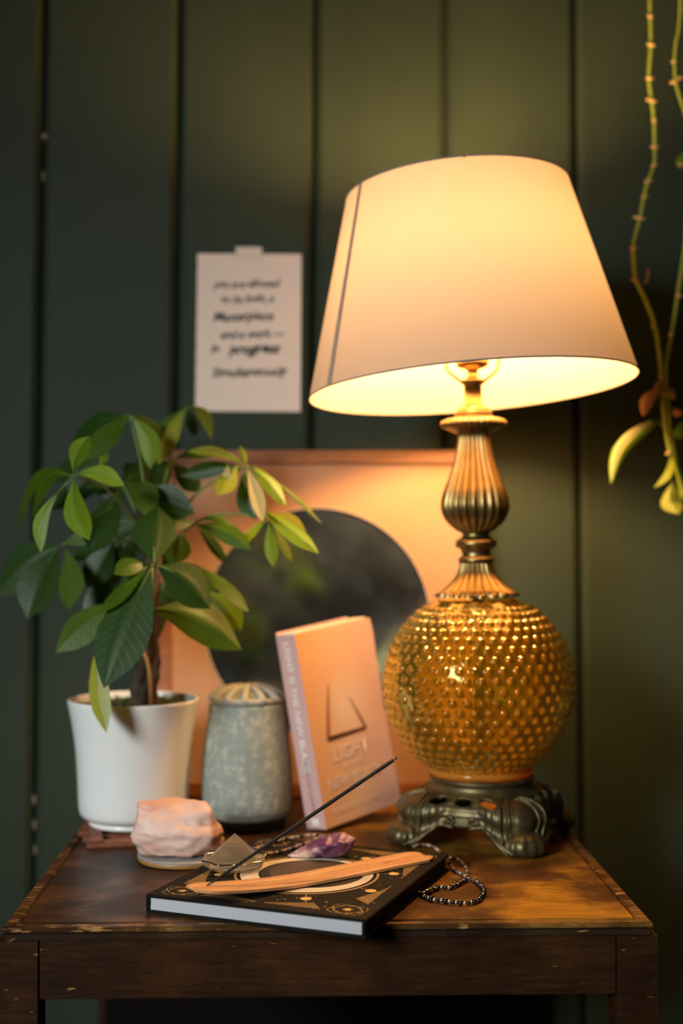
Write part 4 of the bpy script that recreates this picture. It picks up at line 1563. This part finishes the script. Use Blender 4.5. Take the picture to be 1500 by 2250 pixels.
for cx_, cy_, sx_, sy_ in ((BWd, 0, -1, 1), (0, 0, 1, 1), (BWd, BLn, -1, -1), (0, BLn, 1, -1)):
    ec = (cx_ + sx_ * .0245, cy_ + sy_ * .0215)
    star = []
    for k in range(16):                             # eight-pointed star
        a = 2 * PI * k / 16
        r = .0056 if k % 2 == 0 else .0020
        star.append((ec[0] + r * math.cos(a), ec[1] + r * math.sin(a), Zp))
    g1.add(star + [(ec[0], ec[1], Zp)], [(k, (k + 1) % 16, 16) for k in range(16)])
    orbit(g1, ec, .0172, .0105, R(38) * sx_, .00050, 44, True)
    orbit(g1, ec, .0172, .0105, R(-22) * sx_, .00050, 44, True)
    orbit(g1, ec, .0120, .0110, 0, .00050, 36, True)
    for side_i in (0, 1):                           # fans of hatching either side of the emblem
        for k in range(24):
            t = .0010 + k * .0026
            # start on the inset border, run diagonally inwards
            if side_i == 0:
                s0 = (cx_ + sx_ * (.046 + t), cy_ + sy_ * .014)
            else:
                s0 = (cx_ + sx_ * .014, cy_ + sy_ * (.042 + t))
            Lk = .0200 * max(.08, (1 - k / 24) ** 1.25)
            d = Vector((sx_ * .62, sy_ * .78)) if side_i == 0 else Vector((sx_ * .78, sy_ * .62))
            e1 = (s0[0] + d.x * Lk, s0[1] + d.y * Lk)
            if side_i == 1:
                s0 = (s0[0], s0[1])
            if (e1[0] < .008 or e1[0] > BWd - .008):
                continue
            mid_ = BWd / 2 if side_i == 0 else BLn / 2
            if side_i == 0 and abs(s0[0] - cx_) > BWd / 2 - .006:
                continue
            if side_i == 1 and abs(s0[1] - cy_) > BLn / 2 - .006:
                continue
            quadline(g1, s0, e1, .00062)
for k in range(16):                                 # small line of dashes at the near edge
    x = BWd * .40 + (k - 8) * .0024
    quadline(g2, (x, .0125 + .002 * (k % 2)), (x + .0014, .0125 + .002 * (k % 2)), .0006)
    if 3 < k < 13:
        quadline(g2, (x, .0100), (x + .0016, .0100), .0006)
g1.build('gold_print', M['gold'], jb, recalc=False)
tag(g2.build('star_speck_print', M['golddim'], jb, recalc=False), kind='stuff')
mb = MB()
annulus(mb, CC, .0490, .0615, 120, (.0030, .0042))
mb.build('cream_ring_print', M['cream'], jb, recalc=False)
mb = MB()
disc(mb, (CC[0] + .003, CC[1] + .0042), .0478, 96, z=Zp - .00003)
mb.build('black_ring_print', M['discblack'], jb, recalc=False)
mb = MB()
disc(mb, (CC[0] + .001, CC[1] + .010), .0395, 96)
mb.build('moon_disc_print', M['disc'], jb, recalc=False)

BZ = T + .0003 + BT                                # top of the hardback
# ------------------------------------------------------------------ incense holder and stick
h0, h1 = Vector((-.1270, 1.1070)), Vector((.0815, 1.2655))
hd_ = (h1 - h0)
HL = hd_.length
hang = math.atan2(hd_.y, hd_.x)
ih = empty('incense_holder', 'long pale wooden incense holder lying across the black book', 'incense holder', (h0.x, h0.y, BZ), (0, 0, hang))
HWd = .0365
vs, fs = [], []
nl, nw_ = 48, 12


def hz(s):
    """underside height along the holder: flat, sweeping up at the stick end"""
    t = max(0, 1 - s / .13)
    return .0008 + .0110 * t ** 1.8


for lay in (0, 1):
    for i in range(nl + 1):
        s = HL * i / nl
        e0, e1 = min(1, s / .020), min(1, (HL - s) / .012)
        hw = HWd / 2 * (.52 + .48 * math.sin(e0 * PI / 2)) * (.62 + .38 * math.sin(e1 * PI / 2))
        for j in range(nw_ + 1):
            v = j / nw_ * 2 - 1
            z = hz(s)
            if lay:
                z += .0032 + (0 if abs(v) > .40 else -.0011)      # shallow ash groove
                if i in (0, nl) or j in (0, nw_):
                    z -= .0007
            vs.append((s + (0 if lay == 0 else 0), v * hw, z))
K = (nl + 1) * (nw_ + 1)
for lay in (0, 1):
    for i in range(nl):
        for j in range(nw_):
            a = lay * K + i * (nw_ + 1) + j
            fs.append((a, a + 1, a + nw_ + 2, a + nw_ + 1))
rim = [j for j in range(nw_ + 1)] + [i * (nw_ + 1) + nw_ for i in range(1, nl + 1)] + [nl * (nw_ + 1) + j for j in range(nw_ - 1, -1, -1)] + [i * (nw_ + 1) for i in range(nl - 1, 0, -1)]
for i in range(len(rim)):
    a, b = rim[i], rim[(i + 1) % len(rim)]
    fs.append((a, b, K + b, K + a))
MB().add(vs, fs).build('holder_strip', M['holder'], ih)
mb = MB()
for sx_, sy_, sl in ((.192, .002, .002), (.212, -.001, .007), (.218, .001, .003)):
    mb.box((sx_, sy_, hz(sx_) + .0020), (sl, .0008, .0004))
mb.build('burnt_mark', M['stick'], ih)
q0 = at(455, 1946, 1.117)
loc = Matrix.Rotation(-hang, 2) @ Vector((q0.x - h0.x, q0.y - h0.y))
z0_ = BZ + hz(loc.x) + .0022
q0 = onz(456, 1945, z0_ - T)
q1 = at(873, 1664, 1.232)
st = empty('incense_stick', 'thin black incense stick with charred tip leaning up out of the wooden holder', 'incense', q0)
dv = q1 - q0
MB().tube([dv * -.004, dv * .30], [.0009, .0009], 8).build('bamboo_core', M['ash'], st, smooth=True)
pts = [dv * (.02 + .955 * i / 30) for i in range(31)]
MB().tube(pts, [.0011 + .0007 * min(1, i / 12) + .0001 * math.sin(i * 5) for i in range(31)], 12).build('incense_paste', M['stick'], st, smooth=True)
MB().tube([dv * .974, dv * .986], .0007, 8).build('exposed_core', M['bamboo'], st, smooth=True)
MB().tube([dv * .985, dv * .992, dv * 1.0], [.0012, .0011, .0005], 8).build('charred_tip', M['ash'], st, smooth=True)

# ------------------------------------------------------------------ crystal pyramid in a scalloped dish
cp = onz(514, 1908, .0165)
cr_ = empty('crystal_pyramid', 'clear faceted crystal pyramid in a gold-rimmed scalloped glass dish on the book', 'crystal', (cp.x, cp.y, BZ + .0004), (0, 0, R(20)))
NS = 8
def scal(a, r, amp): return r * (1 - amp * abs(math.sin(NS * a / 2)) ** 1.2)
vs, fs = [], []
rings = [(.010, .0012, 0), (.024, .0012, .02), (.0295, .0045, .10), (.0315, .0085, .12), (.0300, .0100, .12), (.0265, .0092, .08), (.0180, .0085, 0), (.0090, .0085, 0)]
ND = 96
for r, z, am in rings:
    for k in range(ND):
        a = 2 * PI * k / ND
        rr = scal(a, r, am)
        vs.append((rr * math.cos(a), rr * math.sin(a), z))
for i in range(len(rings) - 1):
    for k in range(ND):
        fs.append((i * ND + k, i * ND + (k + 1) % ND, (i + 1) * ND + (k + 1) % ND, (i + 1) * ND + k))
fs.append(tuple(range(ND)))
fs.append(tuple((len(rings) - 1) * ND + k for k in range(ND)))
MB().add(vs, fs).build('glass_dish', M['crystal'], cr_, smooth=True)
mb = MB()
pts = [Vector((scal(2 * PI * k / ND, .0312, .12) * math.cos(2 * PI * k / ND), scal(2 * PI * k / ND, .0312, .12) * math.sin(2 * PI * k / ND), .0096)) for k in range(ND + 1)]
mb.tube(pts, .0007, 6)
mb.build('gold_rim', M['goldrim'], cr_, smooth=True)
apex = (.0005, 0, .0325)
hx_ = [(.0262 * math.cos(R(60 * k + 10)), .0262 * math.sin(R(60 * k + 10)), .0088) for k in range(6)]
hb = [(x * .93, y * .93, .0085) for x, y, z in hx_]
h2 = [(x * .97, y * .97, .0105) for x, y, z in hx_]
hull([apex] + hx_ + hb + h2).build('pyramid', M['crystal'], cr_)

# ------------------------------------------------------------------ rose quartz on a round coaster
cc = onz(405, 1888)
cs = empty('stone_coaster', 'round grey stone coaster with brown rim under the rose quartz', 'coaster', (cc.x, cc.y + .002, T + .0002))
prof = [(.0005, .0), (.044, .0), (.0468, .0010), (.0475, .0035), (.0470, .0050)]
MB().lathe(prof, 72).build('rim', M['cork'], cs, smooth=False)
prof = [(.0472, .0050), (.0475, .0062), (.0465, .0072), (.0005, .0074)]
MB().lathe([(.0005, .005)] + prof, 72).build('stone_top', M['coastertop'], cs, smooth=False)
rc = at(394, 1880, cc.y)
ZQ = T + .0078
ro = Vector((rc.x, cc.y, ZQ))
def rq(px, py, d):
    v = at(px, py, cc.y + d) - ro
    return (v.x, v.y, max(0, v.z))
pts = [rq(303, 1764, -.012), rq(330, 1757, .012), rq(378, 1768, -.014), rq(392, 1770, .016), rq(418, 1758, -.004), rq(452, 1768, -.012), rq(448, 1764, .018), rq(462, 1786, -.02),
       rq(490, 1832, -.012), rq(494, 1848, .006), rq(494, 1862, .004), rq(470, 1874, -.010), rq(480, 1884, .0), rq(300, 1806, -.026), rq(292, 1830, -.018), rq(293, 1850, -.022), rq(309, 1876, -.014),
       rq(350, 1888, -.028), rq(420, 1890, -.030), rq(330, 1840, -.034), rq(420, 1846, -.036), rq(462, 1850, -.030), rq(340, 1800, -.026), rq(440, 1800, -.026),
       rq(310, 1790, .022), rq(470, 1820, .028), rq(300, 1860, .022), rq(470, 1860, .026), rq(310, 1768, .0)]
rqo = hull(pts, sub=8, nz=.0034, nscale=38, seed=3, layered=2.6).build('rose_quartz', M['rose'], None)
rqo.location = ro + Vector((0, 0, .0012))
for p in rqo.data.polygons:
    p.use_smooth = True
tag(rqo, 'rough pale pink rose quartz chunk resting on the round stone coaster', 'crystal')

# ------------------------------------------------------------------ amethyst point on the book
ac = onz(715, 1884, .0165)
ao = Vector((ac.x, ac.y, BZ))
def aq(px, py, d):
    v = at(px, py, ac.y + d) - ao
    return (v.x, v.y, max(.0003, v.z))
pts = [aq(632, 1886, .002), aq(640, 1878, 0), aq(648, 1890, -.004), aq(668, 1862, 0), aq(690, 1848, .006), aq(712, 1836, 0), aq(735, 1838, .004), aq(758, 1830, .002), aq(777, 1840, 0),
       aq(778, 1846, -.004), aq(771, 1864, -.006), aq(752, 1882, -.006), aq(738, 1890, -.002), aq(700, 1884, -.010), aq(720, 1860, -.014), aq(755, 1856, -.012), aq(680, 1874, -.010),
       aq(660, 1868, .012), aq(740, 1850, .016), aq(700, 1880, .014), aq(765, 1860, .012)]
am = hull(pts, sub=5, nz=.0022, nscale=110, seed=8).build('amethyst', M['amethyst'], None, smooth=True)
am.location = ao + Vector((0, 0, .0006))
tag(am, 'raw purple amethyst point with a pale root lying behind the wooden incense holder', 'crystal')

# ------------------------------------------------------------------ beaded necklace, draped over the book's far corner
bead_me = {}
def bead_mesh(kind):
    if kind in bead_me:
        return bead_me[kind]
    r, m_ = {'black': (.0023, M['beadblack']), 'grey': (.0019, M['beadgrey']), 'copper': (.0017, M['beadclear']), 'big': (.0029, M['beadblack']), 'silver': (.0020, M['silver'])}[kind]
    mb = MB()
    prof = [(r * .35, -r * .82), (r * .8, -r * .6), (r, 0), (r * .8, r * .6), (r * .35, r * .82)]
    mb.lathe(prof, 10)
    mb.f += [tuple(range(10)), tuple(40 + k for k in range(10))]
    mb.mi += [0, 0]
    o_ = mb.build('bead', m_, None, smooth=True)
    bead_me[kind] = o_.data
    bpy.data.objects.remove(o_)
    return bead_me[kind]


def necklace(name, label, paths, pattern, name_group=None):
    o0 = Vector(paths[0][0])
    root = empty(name, label, 'necklace', o0)
    i_p = 0
    cordmb = MB()
    for path in paths:
        pts = spline([tuple(p) for p in path], 12)
        cordmb.tube([p - o0 for p in pts], .0005, 5)
        dist, nxt = 0, .001
        for a, b in zip(pts[:-1], pts[1:]):
            Ls = (b - a).length
            while nxt <= dist + Ls:
                t = (nxt - dist) / Ls
                kd = pattern[i_p % len(pattern)]
                o_ = bpy.data.objects.new('bead', bead_mesh(kd))
                o_.parent = root
                o_.location = a.lerp(b, t) - o0
                o_.rotation_mode = 'QUATERNION'
                o_.rotation_quaternion = (b - a).to_track_quat('Z', 'Y')
                C.objects.link(o_)
                nk = pattern[(i_p + 1) % len(pattern)]
                sz = {'black': .0036, 'grey': .0030, 'copper': .0027, 'big': .0044, 'silver': .0031}
                nxt += (sz[kd] + sz[nk]) / 2 * 1.03
                i_p += 1
            dist += Ls
    cordmb.build('cord', M['cord'], root, smooth=True)
    return root


hb_ = .0183
necklace('beaded_necklace', 'strand of small dark and copper beads looped behind the amethyst on the black book',
         [[onz(x, y, hb_ + .0006) for x, y in ((532, 1868), (548, 1866), (570, 1862), (598, 1852), (625, 1843), (660, 1838), (690, 1835), (725, 1838), (760, 1839))],
          [onz(x, y, hb_ + .0006) for x, y in ((538, 1876), (556, 1880), (585, 1876), (612, 1872), (640, 1864), (664, 1856), (688, 1846), (702, 1840))]],
         ['copper', 'grey', 'copper', 'black', 'grey', 'copper'])
zb = .0022
necklace('beaded_necklace', 'black and grey bead strand trailing off the black book toward the lamp foot',
         [[onz(908, 1861, hb_ + .0008), onz(926, 1856, hb_ + .0010), onz(950, 1860, hb_ + .0002), onz(968, 1874, .016), onz(978, 1886, .010), onz(990, 1903, .004), onz(1000, 1913, zb), onz(1014, 1920, zb), onz(1024, 1926, zb),
           onz(1026, 1913, zb), onz(1016, 1897, zb), onz(1000, 1886, zb), onz(988, 1884, .005)]],
         ['grey', 'copper', 'grey', 'black', 'grey'])
necklace('beaded_necklace', 'closed loop of black and pale beads lying flat on the table beside book',
         [[onz(x, y, zb + .0006) for x, y in ((926, 1966), (940, 1958), (962, 1950), (985, 1950), (1005, 1943), (1022, 1933), (1040, 1934), (1056, 1946), (1063, 1960), (1052, 1976), (1030, 1984), (1004, 1983), (975, 1979), (950, 1976), (930, 1968))]],
         ['big', 'silver', 'black', 'copper'])
cl = onz(927, 1960, .0035)
mb = MB().tube([Vector((0, 0, 0)), Vector((.010, .004, .001))], .0016, 8)
mb.ring((-.002, 0, 0), .0022, .0006, 16, 6)
o = mb.build('necklace_clasp', M['silver'], None, smooth=True)
o.location = cl
tag(o, 'tiny silver toggle clasp at the left end of the bead loop on the table', 'clasp')

# ------------------------------------------------------------------ hanging vines at the right
vo = at(1430, 0, 1.56)
vine = empty('hanging_vine', 'nearly bare trailing green vine with brown nodes hanging right of the lamp shade', 'plant', at(1430, -1000, 1.56))
vorg = Vector(vine.location)


def vpts(pl, d0=1.56, d1=1.56):
    return [tuple(at(x, y, d0 + (d1 - d0) * i / (len(pl) - 1)) - vorg) for i, (x, y) in enumerate(pl)]


main = [(1415, -1000), (1422, -700), (1435, -400), (1424, -150), (1428, 0), (1430, 95), (1426, 170), (1432, 222), (1437, 265), (1438, 322), (1437, 362), (1424, 397), (1415, 430), (1406, 478), (1396, 520), (1392, 545), (1398, 612), (1420, 662), (1440, 718), (1452, 800),
        (1456, 850), (1458, 900), (1468, 975), (1482, 1020), (1496, 1060), (1512, 1110), (1520, 1180)]
pts = spline(vpts(main), 6)
MB().tube(pts, [.0024 if i < 90 else .0030 for i in range(len(pts))], 10).build('stem', M['vine'], vine, smooth=True)
second = [(1560, -1000), (1540, -300), (1525, 200), (1508, 500), (1500, 575), (1490, 640), (1476, 735), (1464, 810), (1468, 870), (1474, 940), (1482, 1000), (1500, 1100)]
MB().tube(spline(vpts(second, 1.57, 1.575), 6), .0026, 10).build('stem', M['vine'], vine, smooth=True)
third = [(1520, -1000), (1500, -300), (1494, 20), (1484, 100), (1482, 150), (1486, 190), (1500, 235), (1520, 300)]
MB().tube(spline(vpts(third, 1.55, 1.56), 6), .0018, 8).build('stem', M['vine'], vine, smooth=True)
rv = random.Random(4)
for x, y, s in ((1428, 35, 6), (1430, 98, 9), (1427, 172, 8), (1431, 221, 12), (1437, 265, 6), (1438, 323, 9), (1437, 363, 7), (1424, 398, 9), (1416, 432, 7), (1404, 479, 13), (1392, 545, 8), (1395, 615, 7), (1435, 718, 5), (1453, 828, 6),
                (1462, 868, 8), (1468, 996, 6), (1482, 135, 7), (1481, 180, 9), (1492, 172, 6), (1491, 650, 7), (1474, 735, 6), (1500, 20, 6), (1496, 362, 6)):
    c = at(x, y, 1.557) - vorg
    k = 1.56 / FPX
    ang = rv.uniform(-.4, .3)
    d = Vector((math.cos(ang), -.2, math.sin(ang))) * s * k
    MB().tube([c - d, c - d * .4, c + d * .3, c + d], [.0012, .0022, .0024, .0012], 8).build('node', M['node'], vine, smooth=True)
MB().tube(spline(vpts([(1412, 622), (1420, 618), (1424, 605), (1423, 592)]), 4), .0009, 6).build('tendril', M['dried'], vine, smooth=True)
leaf((1443, 926), (1342, 1064), 34, 'leaf_b', 1.56, 1.53, .0, .4, .45, .17, vine, .42, vorg)
leaf((1438, 922), (1344, 1056), 17, 'leaf_p', 1.553, 1.526, .0, .2, .2, .16, vine, .45, vorg)
MB().tube(spline(vpts([(1440, 922), (1448, 928), (1456, 938)]), 4), .0012, 6).build('petiole', M['petiole'], vine, smooth=True)
leaf((1458, 852), (1412, 915), 34, 'dried', 1.555, 1.54, .1, .5, .6, .15, vine, .55, vorg)
leaf((1448, 850), (1420, 880), 26, 'dried', 1.56, 1.55, .0, -.5, .6, -.15, vine, .55, vorg)
leaf((1455, 830), (1434, 872), 12, 'dried', 1.56, 1.55, .0, -.5, .6, 0, vine, .55, vorg)
leaf((1478, 850), (1482, 878), 18, 'dried', 1.57, 1.56, .0, .3, .8, .1, vine, .55, vorg)
leaf((1478, 895), (1496, 910), 18, 'dried', 1.57, 1.56, .0, .3, .6, .1, vine, .55, vorg)
leaf((1472, 1000), (1436, 1072), 22, 'leaf_y', 1.555, 1.54, .0, .8, .5, -.15, vine, .6, vorg)
leaf((1478, 1058), (1490, 1130), 46, 'leaf_y', 1.56, 1.54, .0, .3, .5, .15, vine, .6, vorg)
leaf((1500, 925), (1488, 965), 30, 'leaf_b', 1.57, 1.56, .0, .2, .4, 0, vine, .6, vorg)
leaf((1505, 330), (1494, 370), 26, 'leaf_b', 1.57, 1.56, .0, .2, .4, 0, vine, .6, vorg)
